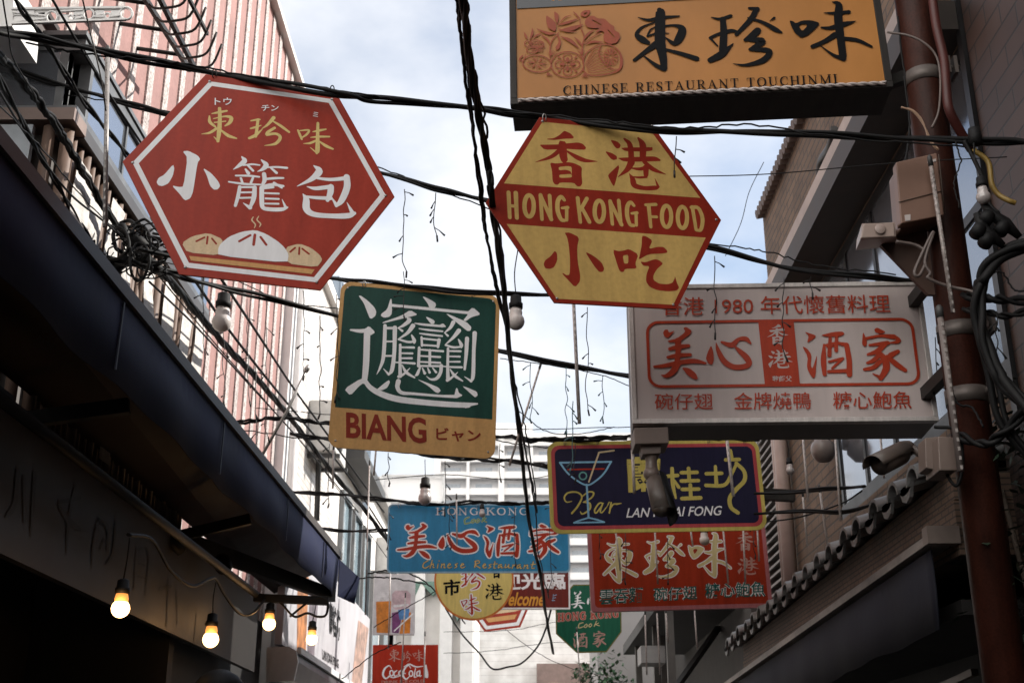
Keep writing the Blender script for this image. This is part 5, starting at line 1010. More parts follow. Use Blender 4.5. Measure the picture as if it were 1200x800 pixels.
mb = MB(); mb.prism([A(-30, -30), A(14, -30), A(16, 12), A(14, 31), A(-30, 31)], (0, .25, 0)); mb.build('housing', mat('white housing', (.78, .77, .76), .5, var=.06), t)
t = thing('cable_rack', 'black steel rack with curved rungs fixed high on the pink wall', 'rack', on_x(200, 40, -1.95))
mb = MB(); r1a, r1b, r2a, r2b = on_x(166, -8, -1.95), on_x(222, 82, -1.95), on_x(184, -8, -1.85), on_x(228, 80, -1.85)
mb.bar(r1a, r1b, .022, .03); mb.bar(r2a, r2b, .022, .03); r3a, r3b = on_x(218, -8, -1.72), on_x(243, 40, -1.72); mb.bar(r3a, r3b, .016, .02); mb.build('rail', M['darkmetal'], t)
mb = MB()
for i in range(6):
    u = .12 + .165 * i; p0, p1 = r1a.lerp(r1b, u), r2a.lerp(r2b, u); q = p1 + Vector((.14, -.02, .02)); mb.tube(spline([p0, p0.lerp(p1, .5) + Vector((0, 0, -.03)), p1 + Vector((.03, 0, -.03)), p1 + Vector((.11, .0, .0)), q + Vector((.02, 0, .10))], 4), .007, 6)
    if i % 2 == 0: mb.tube([p0, p0 + Vector((-.26, -.04, .02))], .012, 6)
mb.build('rung', M['darkmetal'], t)
mb = MB(); mb.tube(spline([on_x(138, 128, -2.1), on_x(145, 140, -2.12), on_x(147, 150, -2.12), on_x(140, 152, -2.1), on_x(137, 140, -2.09)], 5), .02, 8); tag(mb.build('wall_hook', M['black']), 'black hook fitting on the pink wall left of the big red sign', 'hook')

# ------------------------------------------------------------------ cables, each a thing
blk = M['black']; thin = mat('thin black wire', (.015, .014, .014), .55); grey = M['rubber']
def W(p): return on_y(*p)
def cable(label, pts, r, strands=1, m=None, name='cable', n=10, group=None, wob=0, twist=.55, seg=6, cat='cable'):
    P = [Vector(p) for p in spline([W(p) if not isinstance(p, Vector) else p for p in pts], n)]
    rnd = random.Random(len(label) * 7 + int(abs(P[0].x) * 100))
    if wob:
        for i in range(1, len(P) - 1): P[i] = P[i] + Vector((rnd.uniform(-wob, wob), 0, rnd.uniform(-wob, wob)))
    mb = MB()
    if strands == 1: mb.tube(P, r, seg)
    else:
        for k in range(strands):
            ph = 2 * math.pi * k / strands; Q = []
            for i, p in enumerate(P):
                d = P[min(i + 1, len(P) - 1)] - P[max(i - 1, 0)]; u, w = basis(d); a = ph + i * twist; Q.append(p + (u * math.cos(a) + w * math.sin(a)) * r * 1.05 * (1 + .35 * math.sin(i * .37 + k * 2)))
            mb.tube(Q, r * (1 if k else 1.25), seg)
    o = mb.build(name, m or blk); return tag(o, label, cat, group)
cable('thickest black cable, from which the red and yellow hexagonal signs hang', [(-25, 33, 3.55), (40, 44, 3.7), (120, 60, 3.82), (245, 85, 3.985), (393, 109, 3.99), (440, 117, 4.05), (560, 127, 4.15), (640, 138, 4.235), (765, 152.5, 4.23), (900, 155, 4.2), (1050, 162, 4.15), (1180, 166, 4.1), (1225, 168, 4.05)], .0078, 2, n=14, twist=.16)
cable('thin wire wound loosely along the thickest black cable', [(30, 50, 3.7), (100, 63, 3.8), (170, 70, 3.88), (245, 80, 3.97), (330, 96, 3.99), (430, 111, 4.03), (500, 121, 4.1), (590, 130, 4.18), (700, 141, 4.2), (800, 150, 4.2), (880, 147, 4.18), (1000, 163, 4.15), (1130, 172, 4.1)], .0035, 1, wob=.006)
cable('black cable passing behind both hexagonal signs to the white light box', [(-20, 62, 4.7), (33, 88, 4.75), (120, 113, 4.8), (193, 134, 4.85), (330, 172, 4.9), (448, 203, 4.9), (515, 222, 4.9), (575, 236, 4.9), (700, 268, 4.85), (835, 291, 4.8), (925, 314, 4.75), (1040, 326, 4.7), (1095, 330, 4.6)], .0068, 2, n=14, twist=.14)
cable('slim wire beside the cable behind the hexagonal signs', [(80, 112, 4.8), (190, 130, 4.85), (330, 165, 4.9), (448, 198, 4.92), (520, 226, 4.92), (640, 262, 4.9), (830, 285, 4.8), (900, 296, 4.78), (960, 311, 4.75), (1050, 322, 4.7)], .003, 1, wob=.006)
cable('black cable holding up the green square sign', [(160, 292, 5.1), (260, 310, 5.4), (380, 325, 5.76), (428, 331, 5.78), (480, 335, 5.79), (553, 342, 5.79), (655, 346, 5.8), (735, 348, 5.6)], .0075, 2, n=12, twist=.14)
cable('black cable crossing behind the green square sign, carrying the grey bulb', [(125, 302, 5.2), (195, 318, 5.5), (232, 330, 5.7), (295, 345, 5.95), (395, 370, 6.3), (500, 393, 6.4), (583, 411, 6.4), (660, 427, 6.4), (735, 440, 6.3), (790, 450, 6.2)], .0085, 2, n=12, twist=.14)
cable('black wire at mid height left of the green square sign', [(268, 496, 7.6), (330, 490, 7.6), (390, 497, 7.7), (500, 506, 7.7), (585, 511, 7.7), (650, 516, 7.6), (735, 513, 7.5)], .0075, 2, wob=.006)
cable('thin wire just below the mid height wire', [(275, 503, 7.7), (390, 515, 7.75), (520, 509, 7.8), (590, 517, 7.75), (640, 524, 7.7), (740, 516, 7.6)], .004, 1, wob=.008)
cable('black wire running under the bottom edge of the green square sign', [(340, 508, 8.3), (400, 517, 8.3), (470, 528, 8.3), (530, 536, 8.3), (590, 539, 8.2), (640, 546, 8.1), (670, 549, 7.9)], .009, 2, wob=.004)
cable('rope like cable along the top edge of the blue sign', [(338, 576, 10.1), (400, 579, 10.1), (457, 586, 10.12), (510, 591, 10.14), (560, 588.5, 10.14), (600, 590, 10.14), (640, 589, 10.14), (680, 590, 10.0)], .009, 2, wob=.005, twist=.3)
cable('second dark wire left of the blue sign', [(372, 618, 10.5), (410, 622, 10.5), (457, 621, 10.5), (520, 625, 10.45)], .008, 2, twist=.3)
cable('dark wire along the top of the bar sign', [(610, 516, 7.45), (650, 514, 7.5), (700, 513, 7.52), (740, 511, 7.52), (800, 513, 7.5), (890, 514, 7.3)], .008, 2, wob=.006)
bun = [(541, -12, 3.2), (549, 60, 3.5), (560, 130, 3.78), (571, 190, 4.0), (577, 240, 4.12), (588, 320, 4.8), (595, 390, 5.6), (604, 470, 6.7), (613, 550, 7.8), (622, 620, 8.8), (634, 680, 10), (640, 720, 11.2), (648, 765, 13)]
cable('heavy twisted bundle of black cables running down the middle of the photo', bun, .0068, 3, n=16, twist=.2)
cable('looser strand running just left of the heavy central bundle', [(535, -12, 3.25), (541, 50, 3.5), (551, 120, 3.75), (560, 200, 4.05), (569, 270, 4.5), (583, 340, 5.1), (596, 400, 5.8), (606, 480, 6.9), (620, 550, 7.9), (629, 600, 8.8)], .0048, 2, n=12, twist=.15, wob=.003)
cable('single wire winding round the heavy central bundle', [(546, -12, 3.3), (553, 70, 3.55), (568, 140, 3.85), (574, 210, 4.1), (590, 300, 4.75), (598, 420, 6.1), (615, 500, 7.2), (627, 575, 8.4), (630, 640, 9.4), (643, 700, 10.8)], .0045, 1, wob=.006)
cable('sagging loop of black wire between the pillared house and the central bundle', [(522, 712, 14), (541, 742, 14), (562, 765, 14), (577, 783, 14), (595, 781, 14), (612, 776, 14), (630, 757, 14), (640, 735, 13.6), (646, 712, 13)], .011)
cable('hair thin wire crossing the sky right of the yellow hexagon', [(790, 207, 4.6), (900, 204, 4.55), (1050, 191, 4.4), (1180, 184, 4.2)], .0022)
cable('faint slack wire in the blue sky right of the yellow hexagon', [(895, 190, 8), (878, 225, 8), (868, 262, 8), (850, 300, 8)], .003)
cable('dark wire crossing the beige pipes under the white light box, upper', [(885, 578, 7.4), (930, 576, 7.2), (975, 572, 6.9), (1012, 570, 6.6)], .007, 2, n=8, twist=.15)
cable('dark wire crossing the brick pier under the white light box, lower', [(885, 602, 7.6), (940, 598, 7.3), (985, 600, 7.0), (1025, 590, 6.7)], .007, 2, n=8, twist=.15)
cable('dark wire at the foot of the brick pier', [(890, 612, 7.8), (935, 606, 7.5), (985, 590, 7.0), (1010, 575, 6.7)], .005)
mb = MB(); mb.bar(on_y(893, 579, 7.7), on_y(931, 581, 7.7), .06, .07); tag(mb.build('sign_bracket', M['darkmetal']), 'dark steel bracket holding the right end of the bar sign', 'bracket')
for lab, pts in (('thin wire in front of the white clapboard wall, rising to the right', [(545, 690, 18), (590, 735, 18), (640, 770, 18), (690, 790, 18)]), ('thin wire across the white clapboard wall, upper', [(520, 740, 20), (600, 738, 20), (660, 728, 20), (720, 742, 20)]), ('thin wire across the white clapboard wall, lower', [(520, 765, 20), (580, 762, 20), (650, 752, 20), (705, 757, 20)]),
    ('thin wire from the drinks poster toward the round yellow sign', [(438, 735, 12.5), (470, 715, 12.5), (512, 692, 12.5)]), ('dark drooping cable above the drinks poster', [(430, 672, 12), (460, 668, 12), (490, 676, 12), (520, 702, 12), (545, 730, 13)]), ('thin wire left of the drinks poster', [(400, 795, 11), (440, 765, 11), (470, 752, 11)]), ('dark wire running over the drinks poster', [(420, 678, 12.2), (450, 676, 12.2), (500, 684, 12.2)])):
    cable(lab, pts, .008 if 'dark' in lab else .005, wob=.006)
# steep bundle on the left and the lines that follow it
cable('thick bundle of black cables dropping past the left windows to the tangle', [(-25, 40, 3.6), (10, 75, 3.9), (50, 125, 4.3), (85, 180, 4.7), (120, 240, 5.1), (155, 290, 5.4)], .0085, 4, n=14, twist=.12, wob=.006)
cable('pair of black cables left of the window bundle', [(-15, 62, 3.6), (30, 150, 4.2), (60, 205, 4.6), (90, 255, 4.95), (118, 300, 5.2)], .006, 2)
cable('black wire hanging in front of the brown slats', [(-10, 92, 3.7), (35, 165, 4.3), (80, 225, 4.7), (120, 258, 5.0), (150, 285, 5.3)], .005)
cable('black wire dropping from the top edge across the pink wall', [(12, -8, 3.6), (50, 45, 3.9), (97, 118, 4.3), (140, 170, 4.7), (170, 215, 5.0), (215, 300, 5.6)], .006, 2)
cable('straight black wire from the top edge behind the big red sign', [(57, -8, 3.7), (92, 52, 4.0), (125, 106, 4.3), (167, 170, 4.7), (205, 230, 5.0), (262, 330, 5.9)], .0055)
cable('thin grey wire crossing the white bracket', [(95, -8, 3.6), (105, 35, 3.7), (118, 90, 3.8), (124, 130, 3.9)], .003, m=grey)
cable('thin black line at the top left corner', [(2, -8, 3.5), (10, 40, 3.6), (16, 70, 3.8), (40, 110, 4.0)], .003)
cable('twisted black cable running from the tangle down to the blue sign', [(160, 292, 5.4), (205, 335, 6.0), (258, 398, 7.0), (300, 443, 8.0), (340, 490, 9.2), (385, 548, 10.6), (430, 600, 11.8), (470, 655, 12.6)], .011, 3, n=14, twist=.45)
cable('slim wire under the twisted cable on the left', [(175, 330, 5.8), (232, 385, 6.8), (290, 448, 8.0), (355, 520, 9.6), (420, 600, 11.6)], .006)
cable('upper straight wire above the twisted cable', [(228, 328, 6.0), (262, 378, 6.8), (310, 440, 8.0), (360, 500, 9.4), (410, 560, 11), (462, 640, 12.6)], .009)
cable('highest straight wire sloping past the white tiled house', [(260, 328, 6.2), (300, 388, 7.2), (345, 456, 8.6), (389, 516, 10), (450, 600, 12)], .009)
cable('hair thin wire below the twisted cable', [(185, 322, 5.8), (250, 400, 7), (320, 480, 8.6), (375, 545, 10.2), (455, 655, 12.6)], .004)
# tangle of cables
t = thing('cable_tangle', 'black tangle of coiled cables and splice boxes on the left below the big red sign', 'cables', on_y(160, 290, 5.3))
mb = MB(); rnd = random.Random(3)
for k in range(22):
    cx, cy = rnd.uniform(128, 185), rnd.uniform(268, 318); rx, ry = rnd.uniform(6, 24), rnd.uniform(6, 22); a0 = rnd.uniform(0, 6); Y = rnd.uniform(5.15, 5.4); P = []
    for i in range(10): a = a0 + i * rnd.uniform(.5, .62); P.append(on_y(cx + rx * math.cos(a), cy + ry * math.sin(a), Y + .03 * math.sin(a * 1.7)))
    mb.tube(spline(P, 4), rnd.choice([.004, .005, .007, .010]), 6)
mb.build('coil', blk, t)
for x0, y0, x1, y1, r in ((128, 320, 150, 302, .03), (150, 275, 172, 292, .035), (165, 300, 188, 318, .03), (128, 305, 138, 335, .022), (140, 262, 152, 285, .026)):
    mb = MB(); a, b = on_y(x0, y0, 5.25), on_y(x1, y1, 5.3); d = b - a; mb.lathe(a, d, [(0, r * .5), (.01, r), (d.length - .01, r), (d.length, r * .5)], 10); mb.build('splice_box', blk, t)
mb = MB()
for k in range(26):
    x, y = rnd.uniform(125, 200), rnd.uniform(262, 330); a = rnd.uniform(0, 6.3); l = rnd.uniform(5, 16); mb.tube([on_y(x, y, 5.28), on_y(x + l * math.cos(a), y + l * math.sin(a), 5.3)], .003, 4)
mb.build('cable_end', blk, t)
# thick hoses at the right edge
cable('thick black hose arching at the right edge beside the red column', [(1215, 283, 4.0), (1185, 292, 4.02), (1160, 312, 4.05), (1149, 340, 4.08), (1147, 375, 4.1), (1155, 410, 4.1), (1175, 445, 4.08), (1215, 485, 4.0)], .0135, 3, n=8, twist=.12, name='hose', cat='hose', seg=10)
cable('second black hose dropping down behind the arch', [(1150, 330, 4.2), (1152, 400, 4.2), (1164, 450, 4.2), (1180, 500, 4.2), (1215, 545, 4.2)], .011, 2, n=8, twist=.1, name='hose', cat='hose', seg=8)
cable('tied pair of black cables at the right edge, upper', [(1130, 345, 4.3), (1155, 350, 4.2), (1175, 351, 4.15), (1215, 355, 4.1)], .009, 2, n=8)
cable('tied pair of black cables at the right edge, lower', [(1130, 362, 4.3), (1160, 367, 4.2), (1180, 370, 4.15), (1215, 362, 4.1)], .007, 2, n=8)
cable('black cable swinging from the lower column to the right edge', [(1120, 508, 4.36), (1150, 520, 4.25), (1170, 512, 4.2), (1215, 470, 4.1)], .009, 2, n=8)
cable('black cable looped around the camera mount on the column', [(1095, 500, 4.4), (1122, 505, 4.36), (1128, 540, 4.36), (1122, 568, 4.36), (1112, 560, 4.38), (1108, 545, 4.4)], .007, 1, n=8)
cable('beige cord coiled under the brown junction box', [(1050, 283, 4.3), (1075, 288, 4.3), (1086, 300, 4.29), (1078, 322, 4.28), (1072, 318, 4.28), (1085, 288, 4.28), (1094, 272, 4.28), (1084, 305, 4.28), (1090, 320, 4.28), (1088, 326, 4.28), (1110, 335, 4.28), (1140, 342, 4.25), (1150, 352, 4.2), (1158, 385, 4.2)], .0065, 1, n=8, m=mat('beige cord', (.13, .10, .09), .5))
cable('pale thin cord looping from the orange light box to the column', [(1040, 38, 4.42), (1065, 42, 4.38), (1085, 52, 4.36), (1098, 68, 4.36), (1102, 95, 4.36), (1100, 130, 4.36), (1092, 150, 4.36)], .005, 1, m=MATS['beige cord'])
cable('tan wires sagging above the brown junction box', [(1056, 126, 4.35), (1070, 130, 4.34), (1082, 145, 4.34), (1090, 165, 4.33), (1100, 176, 4.33)], .003, 2, n=8, twist=.2, m=mat('tan wire', (.32, .2, .13), .5))
cable('yellow sleeved wire at the right edge', [(1140, 175, 4.1), (1158, 190, 4.1), (1162, 215, 4.1), (1170, 228, 4.1), (1182, 235, 4.08), (1190, 238, 4.08)], .010, 1, n=8, m=mat('ochre sleeve', (.28, .18, .04), .5))
cable('dark socket cord at the right edge', [(1130, 165, 4.1), (1138, 180, 4.1), (1150, 205, 4.08), (1158, 225, 4.08), (1160, 240, 4.08), (1170, 250, 4.06)], .008, 1, n=8)

for lab, pts, r in (('thin wire from the top left corner down past the brown ledge', [(-10, 115, 3.7), (50, 175, 4.3), (105, 240, 4.9), (150, 282, 5.3)], .003), ('loose thin wire sagging below the left windows', [(-10, 145, 3.8), (40, 215, 4.4), (85, 262, 4.9), (125, 300, 5.2)], .003),
    ('thin wire running from the cable tangle up to the big red sign', [(150, 280, 5.3), (175, 262, 5.1), (200, 275, 5.0), (215, 305, 4.9)], .0035), ('thin wire crossing the white tiled house toward the green square sign', [(150, 300, 5.6), (260, 322, 6.0), (330, 352, 6.4), (400, 362, 6.6)], .003),
    ('hair thin wire just above the mid height wire', [(300, 478, 7.5), (390, 486, 7.6), (500, 498, 7.7), (600, 503, 7.7), (740, 500, 7.5)], .0028), ('thin wire sagging from the central bundle to the bar sign', [(606, 480, 6.9), (640, 505, 7.2), (680, 508, 7.4), (720, 500, 7.4)], .003),
    ('thin teal wire under the mid cable near the white light box', [(586, 420, 6.4), (640, 427, 6.4), (700, 438, 6.4), (738, 452, 6.3)], .0026), ('faint wire crossing the far apartment block', [(440, 562, 11), (520, 556, 11), (600, 562, 11), (650, 556, 11)], .004),
    ('thin cord down the left side of the red column', [(1052, 20, 4.4), (1060, 90, 4.4), (1066, 150, 4.4), (1058, 200, 4.36), (1052, 235, 4.36), (1056, 268, 4.36)], .004), ('thin cord wrapped round the lower red column', [(1098, 390, 4.42), (1112, 430, 4.4), (1120, 470, 4.4), (1140, 478, 4.38), (1152, 500, 4.3)], .0045),
    ('thin cord from the black hoses to the window corner', [(1150, 330, 4.15), (1172, 318, 4.1), (1190, 340, 4.05), (1215, 338, 4.0)], .0035), ('slim wire dropping from the thickest cable to the clear bulb cord', [(1120, 166, 4.12), (1126, 190, 4.1), (1118, 215, 4.1), (1125, 245, 4.1)], .003)):
    cable(lab, pts, r, wob=.003)
# ------------------------------------------------------------------ hanging light tubes
tubem = mat('pale light tube', (.50, .45, .43), .3, var=.15); capm = mat('tube cap', (.05, .05, .05), .5)
def light_tube(label, x0, y0, x1, y1, Y, r=.009, m=None):
    t = thing('light_tube', label, 'light tube', on_y(x1, y1, Y), 'hanging light tubes'); a, b = on_y(x0, y0, Y), on_y(x1, y1, Y)
    mb = MB(); mb.tube([a, b], r, 10); mb.build('tube', m or tubem, t)
    mb = MB(); d = (b - a).normalized(); mb.lathe(a - d * .05, d, [(0, r * .5), (.01, r * 1.15), (.05, r * 1.15)], 10); mb.build('cap', capm, t)
    n = int((b - a).length / .034); mb = MB()
    for i in range(n): p = a + d * (.03 + .034 * i) + Vector((0, -r, 0)); mb.box(p - Vector((r * .35, .0015, .007)), p + Vector((r * .35, .0015, .007)))
    if n and n <= 90: mb.build('diode_strip', MATS.get('diode') or mat('diode', (.36, .33, .31), .4), t)
    return t
light_tube('long grey light tube hanging in front of the left windows', 126, 66, 123, 266, 4.2, .009, mat('grey light tube', (.30, .28, .27), .35))
light_tube('white light tube below the yellow hexagon, against the open sky', 672, 352, 679, 496, 5.6)
light_tube('thin light tube slanting in the sky left of the bar sign', 632, 432, 597, 545, 7.2, .007)
light_tube('light tube hanging off the camera mount, left of the bar sign characters', 741, 527, 743.5, 578, 6.9)
light_tube('light tube crossing the last character of the bar sign', 852, 516, 859.5, 581, 7.3, .010)
for lab, x, y0, x1, y1, Y in (('light tube over the first character of the red menu sign', 721.5, 622, 727, 668, 8.6), ('light tube over the second character of the red menu sign', 767.5, 622, 771, 684, 8.6), ('light tube left of the third character of the red menu sign', 809.5, 622, 812, 640, 8.6), ('light tube between the last two columns of the red menu sign', 847.5, 620, 853.5, 683, 8.6), ('light tube crossing the small characters of the red menu sign', 871, 620, 873.5, 682, 8.6), ('light tube at the right margin of the red menu sign', 887.5, 618, 889.5, 657, 8.6),
    ('light tube against the brick pier, nearest the bar sign', 941, 513, 947, 587, 7.0), ('light tube low on the brick pier', 961, 577, 970, 640, 7.2), ('light tube at the right corner of the brick pier', 979, 514, 985, 610, 6.8), ('short yellowish light tube on the beige pipes', 941, 582, 946, 640, 7.6), ('light tube against the pale window under the white light box', 1032, 514, 1036, 560, 6.5),
    ('light tube just left of the blue sign, full height', 433, 545, 428, 720, 10.0), ('light tube in front of the drinks poster, left', 458, 650, 455, 760, 11.5), ('light tube in front of the drinks poster, right', 475, 700, 470, 800, 11.5), ('light tube in front of the red soft drink sign', 498, 745, 497, 800, 12.5), ('light tube hanging over the first characters of the blue sign', 535, 585, 535.5, 638, 9.9), ('light tube below the green octagonal sign', 676, 740, 680, 800, 12.8), ('light tube under the red menu sign, left', 756, 720, 758, 790, 10.2), ('light tube under the red menu sign, middle', 770, 718, 773.5, 790, 10.2), ('light tube under the red menu sign, right', 780.5, 718, 783, 752, 10.2), ('light tube under the right corner of the red menu sign', 814, 715, 817, 760, 10.2),
    ('short light tube at the left foot of the green square sign', 391, 527, 390, 572, 7.5), ('dark light tube right below the green square sign', 440.5, 528, 438, 557, 7.5)):
    light_tube(lab, x, y0, x1, y1, Y, .0062)
t = light_tube('sparkling light tube on the front of the red column', 1091, 195, 1117, 366, 4.25, .0085, mat('sparkling tube', (.36, .31, .29), .25, var=.5, scale=60))
light_tube('plain grey light tube leaning down the front of the red column', 1102, 372, 1126, 552, 4.25, .012, mat('dull tube', (.17, .14, .13), .5))
mb = MB(); mb.tube([on_y(358, 436, 7.4), on_y(337, 480, 7.4), on_y(305, 537, 7.4)], .010, 8); mb.lathe(on_y(358, 436, 7.4), (.4, 0, 1), [(0, .012), (.02, .018), (.05, .012)], 8); tag(mb.build('pole', M['steel']), 'thin steel pole leaning up from the end of the blue canopy', 'pole')

# ------------------------------------------------------------------ icicle strings of tiny bulbs
def icicle(label, x, y0, y1, Y, m=None, sway=5, twigs=4, r=.0022, seed=0):
    rnd = random.Random(seed + int(x * 3 + y0)); t = MB(); P = []; n = max(4, int((y1 - y0) / 12))
    for i in range(n + 1): P.append((x + rnd.uniform(-sway, sway) * (.3 + .7 * i / n), y0 + (y1 - y0) * i / n, Y + rnd.uniform(-.02, .02)))
    C_ = [Vector(p) for p in spline([W(p) for p in P], 4)]; t.tube(C_, r, 5); k = len(C_)
    for j in range(twigs):
        i = min(k - 1, max(1, int((j + rnd.uniform(.2, 1)) / twigs * (k - 1)))); a = C_[i]; sgn = rnd.choice((-1, 1)); L_ = rnd.uniform(.012, .05); b = a + Vector((sgn * L_, rnd.uniform(-.02, .02), -rnd.uniform(.005, .045)))
        t.tube([a, a.lerp(b, .5) + Vector((0, 0, .004)), b], [r, r, r * 2.2], 5)
    t.tube([C_[-1], C_[-1] + Vector((rnd.uniform(-.01, .01), 0, -.03))], r * 2, 5)
    return tag(t.build('icicle_lights', m or thin), label, 'string lights', 'strings of tiny unlit bulbs')
tealw = mat('teal wire', (.06, .16, .17), .5)
for i, (lab, x, y0, y1, Y, *o) in enumerate((
    ('drooping string of tiny bulbs nearest the right tip of the big red sign', 474, 222, 318, 4.9), ('short bulb string right of the big red sign, second from its tip', 510, 226, 276, 4.9), ('bulb string hanging down onto the top edge of the green square sign', 473, 318, 370, 5.7),
    ('black bulb string in open sky right of the pale tube', 688, 360, 480, 5.6), ('bulb string touching the top left of the white light box', 838, 300, 390, 4.75), ('bulb string hanging over the middle of the white light box', 918, 325, 416, 4.7), ('short bulb string on the top right edge of the white light box', 950, 325, 343, 4.72),
    ('teal bulb string just right of the central bundle', 622, 424, 490, 6.4, tealw), ('teal bulb string under the mid cable, beside the pale tube', 664, 430, 505, 6.4, tealw), ('teal bulb string right of the pale tube', 706, 440, 490, 6.4, tealw), ('long teal string falling to the bar sign', 671, 470, 548, 7.2, tealw),
    ('bulb string under the left end of the big red sign', 238, 330, 450, 5.9), ('bulb string in front of the pale pink ribs, left', 262, 380, 470, 6.2), ('bulb string in front of the pale pink ribs, middle', 290, 350, 470, 6.3), ('bulb string in front of the pale pink ribs, right', 312, 350, 512, 6.3), ('bulb string reaching down to the mid wire', 300, 430, 520, 7.0),
    ('bulb string on the white tiled house, left', 356, 340, 440, 6.5), ('bulb string on the white tiled house, right', 375, 370, 485, 6.6), ('bulb string along the left edge of the green square sign', 395, 345, 465, 5.7), ('bulb string below the left corner of the green square sign', 386, 520, 590, 8.2),
    ('twiggy bulb string below the green square sign, left', 455, 530, 565, 8.3), ('twiggy bulb string below the green square sign, middle', 522, 540, 600, 8.3), ('bulb string between the green square sign and central bundle', 586, 520, 560, 8.0), ('bulb string crossing the HONG KONG of the blue sign', 527, 592, 640, 10.0), ('bulb string at the left edge of the blue sign', 456, 600, 640, 10.0), ('bulb string over the right half of the blue sign', 603, 592, 660, 10.0), ('bulb string at the right end of the blue sign', 645, 592, 690, 9.9),
    ('bulb string over the glass of the bar sign', 674, 520, 560, 7.45), ('bulb string over the red menu sign, far left', 703, 622, 650, 8.6), ('bulb string over the red menu sign, between its first characters', 733, 622, 680, 8.6), ('bulb string over the second character of the red menu sign', 782, 630, 680, 8.6), ('bulb string over the right column of the red menu sign', 884, 612, 650, 8.6), ('bulb string hanging right of the yellow hexagon top', 792, 160, 200, 4.2), ('bulb string beside the hoses at the right edge', 1168, 365, 425, 4.15), ('bulb string between the white light box and red column', 1096, 395, 460, 4.8))):
    icicle(lab, x, y0, y1, Y, *(o or [None]), sway=2.6 if Y < 7 else 2, twigs=4 if y1 - y0 > 40 else 2, r=.0022 if Y < 6.5 else .003, seed=i)

# ------------------------------------------------------------------ bulbs
sockm = M['black']; frost = mat('frosted bulb', (.62, .57, .55), .35, var=.05); clearm = mat('clear bulb', (.40, .36, .35), .08, var=.1, spec=1.0)
warm = mat('lit bulb', (1, .75, .45), .4, emit=(1.0, .56, .22, 4.5))
def bulb(label, x, ytop, ybot, Y, m, cord=None, lit=False, d=(0, 0, -1), grp='unlit festoon bulbs'):
    a, b = on_y(x, ytop, Y), on_y(x, ybot, Y); L_ = (b - a).length; R_ = L_ * .235
    t = thing('light_bulb', label, 'light bulb', a, grp); mb = MB(); dv = Vector(d)
    mb.lathe(a, dv, [(0, R_ * .35), (L_ * .04, R_ * .62), (L_ * .22, R_ * .66), (L_ * .24, R_ * .8), (L_ * .38, R_ * .78)], 16); mb.build('socket', sockm, t)
    mb = MB(); prof = [(L_ * .38, R_ * .62), (L_ * .5, R_ * .74)] + [(L_ * .75 + R_ * math.sin(R(q)), R_ * math.cos(R(q))) for q in (-45, -25, 0, 25, 45, 65, 80, 89)]
    if lit:
        mb.lathe(a, dv, prof[:3], 20); mb.build('neck', mat('lit bulb neck', (.6, .3, .12), .5, emit=(.9, .30, .06, .8)), t); mb = MB(); mb.lathe(a, dv, prof[2:], 20)
    else: mb.lathe(a, dv, prof, 20)
    mb.build('glass', m, t)
    if cord:
        mb = MB(); mb.tube(spline([on_y(*p) for p in cord] + [a], 5), .003, 5); mb.build('cord', sockm, t)
    return t
bulb('large grey white bulb under the lower left of the big red sign', 263, 343, 389, 5.95, frost, [(266, 338, 5.9)])
bulb('white bulb against the sky between the two hexagonal signs', 604.5, 346, 387, 5.75, frost, [(607, 292, 5.75), (603, 320, 5.75)])
bulb('clear bulb hanging above the blue sign', 498.5, 559, 592, 9.6, clearm, [(498, 538, 9.6)])
bulb('clear bulb in a black socket beside the right hand window', 1149, 207, 239, 4.0, clearm, [(1141, 168, 4.05), (1143, 190, 4.02)])
bulb('white bulb over the third character of the red menu sign', 824.5, 614, 639, 8.5, frost)
bulb('dark teardrop socket bulb beside the louvre under the white light box', 924.5, 536, 556, 7.0, clearm, [(922, 514, 7), (924, 528, 7)])
bulb('small dark bulb over the middle of the blue sign top', 565, 590, 606, 9.95, clearm)
mb = MB(); c = on_x(966, 527, 2.0); mb.lathe(on_x(963, 512, 2.02), (0, 0, -1), [(0, .05), (.08, .055)], 14); mb.lathe(c, (-1, -.5, -.4), [(-.06, .05), (0, .085), (.05, .075), (.08, .04), (.09, .0)], 18); tag(mb.build('wall_lamp', mat('dim opal lamp', (.2, .165, .15), .4)), 'round opal wall lamp on the corner of the brick pier', 'lamp')
G4 = 'lit warm bulbs along the shop rail'
bulb('lit warm bulb farthest left under the blue canopy', 145, 678, 724, 4.9, warm, [(152, 630, 4.9), (149, 655, 4.9)], True, grp=G4)
bulb('lit warm bulb second from the left, hanging from the black rail', 249.5, 718, 759, 6.8, warm, [(253, 682, 6.8), (250, 700, 6.8)], True, grp=G4)
bulb('lit warm bulb under the start of the rail cross arm', 317, 706, 739, 7.9, warm, [(318, 699, 7.9)], True, grp=G4)
bulb('lit warm bulb at the free end of the rail cross arm', 366.5, 727, 756, 7.9, warm, [(371, 706, 7.9)], True, grp=G4)
for p in ((145, 713, 4.9), (250, 747, 6.8), (317, 729, 7.9), (366, 747, 7.9)):
    ld = bpy.data.lights.new('bulb_glow', 'POINT'); ld.energy = .55; ld.color = (1, .55, .22); ld.shadow_soft_size = .04; lo = bpy.data.objects.new('bulb_glow', ld); COL.objects.link(lo); lo.location = on_y(*p) + Vector((0, -.07, 0))
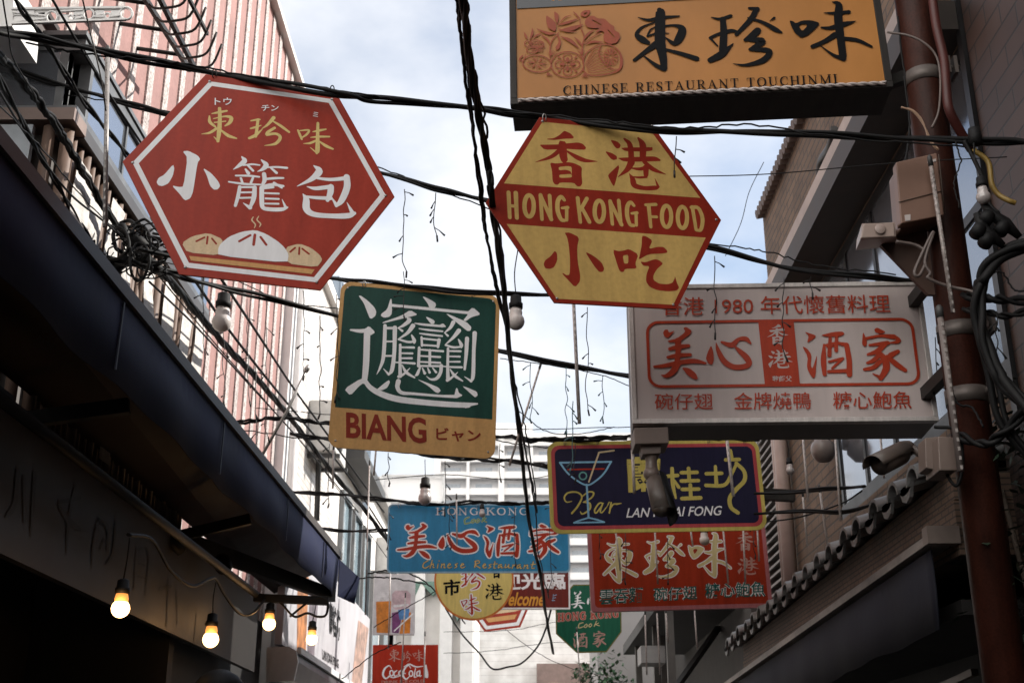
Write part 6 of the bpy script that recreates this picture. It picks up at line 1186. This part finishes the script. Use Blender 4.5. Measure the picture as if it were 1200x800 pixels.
t = thing('festoon_rail', 'black pipe rail with a cross arm that carries the lit bulbs', 'rail', on_x(250, 655, -1.7))
mb = MB(); e = on_y(300, 696, 7.9); mb.tube([(e.x, 3.2, e.z), (e.x, 7.95, e.z)], .024, 10); mb.build('pipe', blk, t); mb = MB(); mb.bar(on_y(298, 700, 7.9), on_y(385, 704, 7.9), .05, .05); mb.build('cross_arm', blk, t)
cable('black festoon cord swagging between the lit bulbs', [(150, 626, 4.9), (178, 632, 5.3), (200, 668, 5.8), (225, 686, 6.2), (245, 678, 6.5), (253, 678, 6.8), (262, 695, 7.1), (280, 718, 7.5), (296, 718, 7.7), (312, 700, 7.9)], .008, 1, n=8)
cable('black cord looped under the rail cross arm', [(318, 699, 7.9), (330, 707, 7.9), (345, 722, 7.88), (360, 718, 7.88), (372, 722, 7.88), (382, 720, 7.88), (384, 706, 7.88), (378, 700, 7.88), (366, 702, 7.88), (352, 712, 7.88), (340, 722, 7.9)], .008, 1, n=8)
# black hanging sockets at the right edge
for i, (lab, pts) in enumerate((('black hanging socket pair at the right edge, upper', ((1152, 238), (1160, 250), (1178, 262), (1195, 278))), ('black hanging socket below the clear bulb', ((1144, 250), (1150, 265), (1160, 276), (1176, 288))))):
    mb = MB(); P = [on_y(*p, 4.02) for p in pts]; mb.tube(P, [.012, .020, .024, .012], 8)
    for q in P[1:3]: mb.lathe(q, (-.6, -.2, -.8), [(0, .018), (.01, .026), (.05, .026), (.055, .0)], 12)
    tag(mb.build('lamp_socket', blk), lab, 'lamp socket')
mb = MB(); mb.lathe(on_y(1141, 150, 4.08), (0, 0, -1), [(0, .004), (.004, .022), (.04, .026), (.07, .024), (.075, 0)], 12); tag(mb.build('lamp_socket', blk), 'black empty socket clipped on the thickest cable near the window', 'lamp socket')
mb = MB(); mb.lathe(on_y(257, 800, 5.0), (0, 0, 1), [(-.06, .1), (0, .095), (.03, .07), (.05, .03), (.055, 0)], 18); tag(mb.build('dome_lamp', blk), 'dark domed lamp shade at the bottom edge inside the shop', 'lamp')
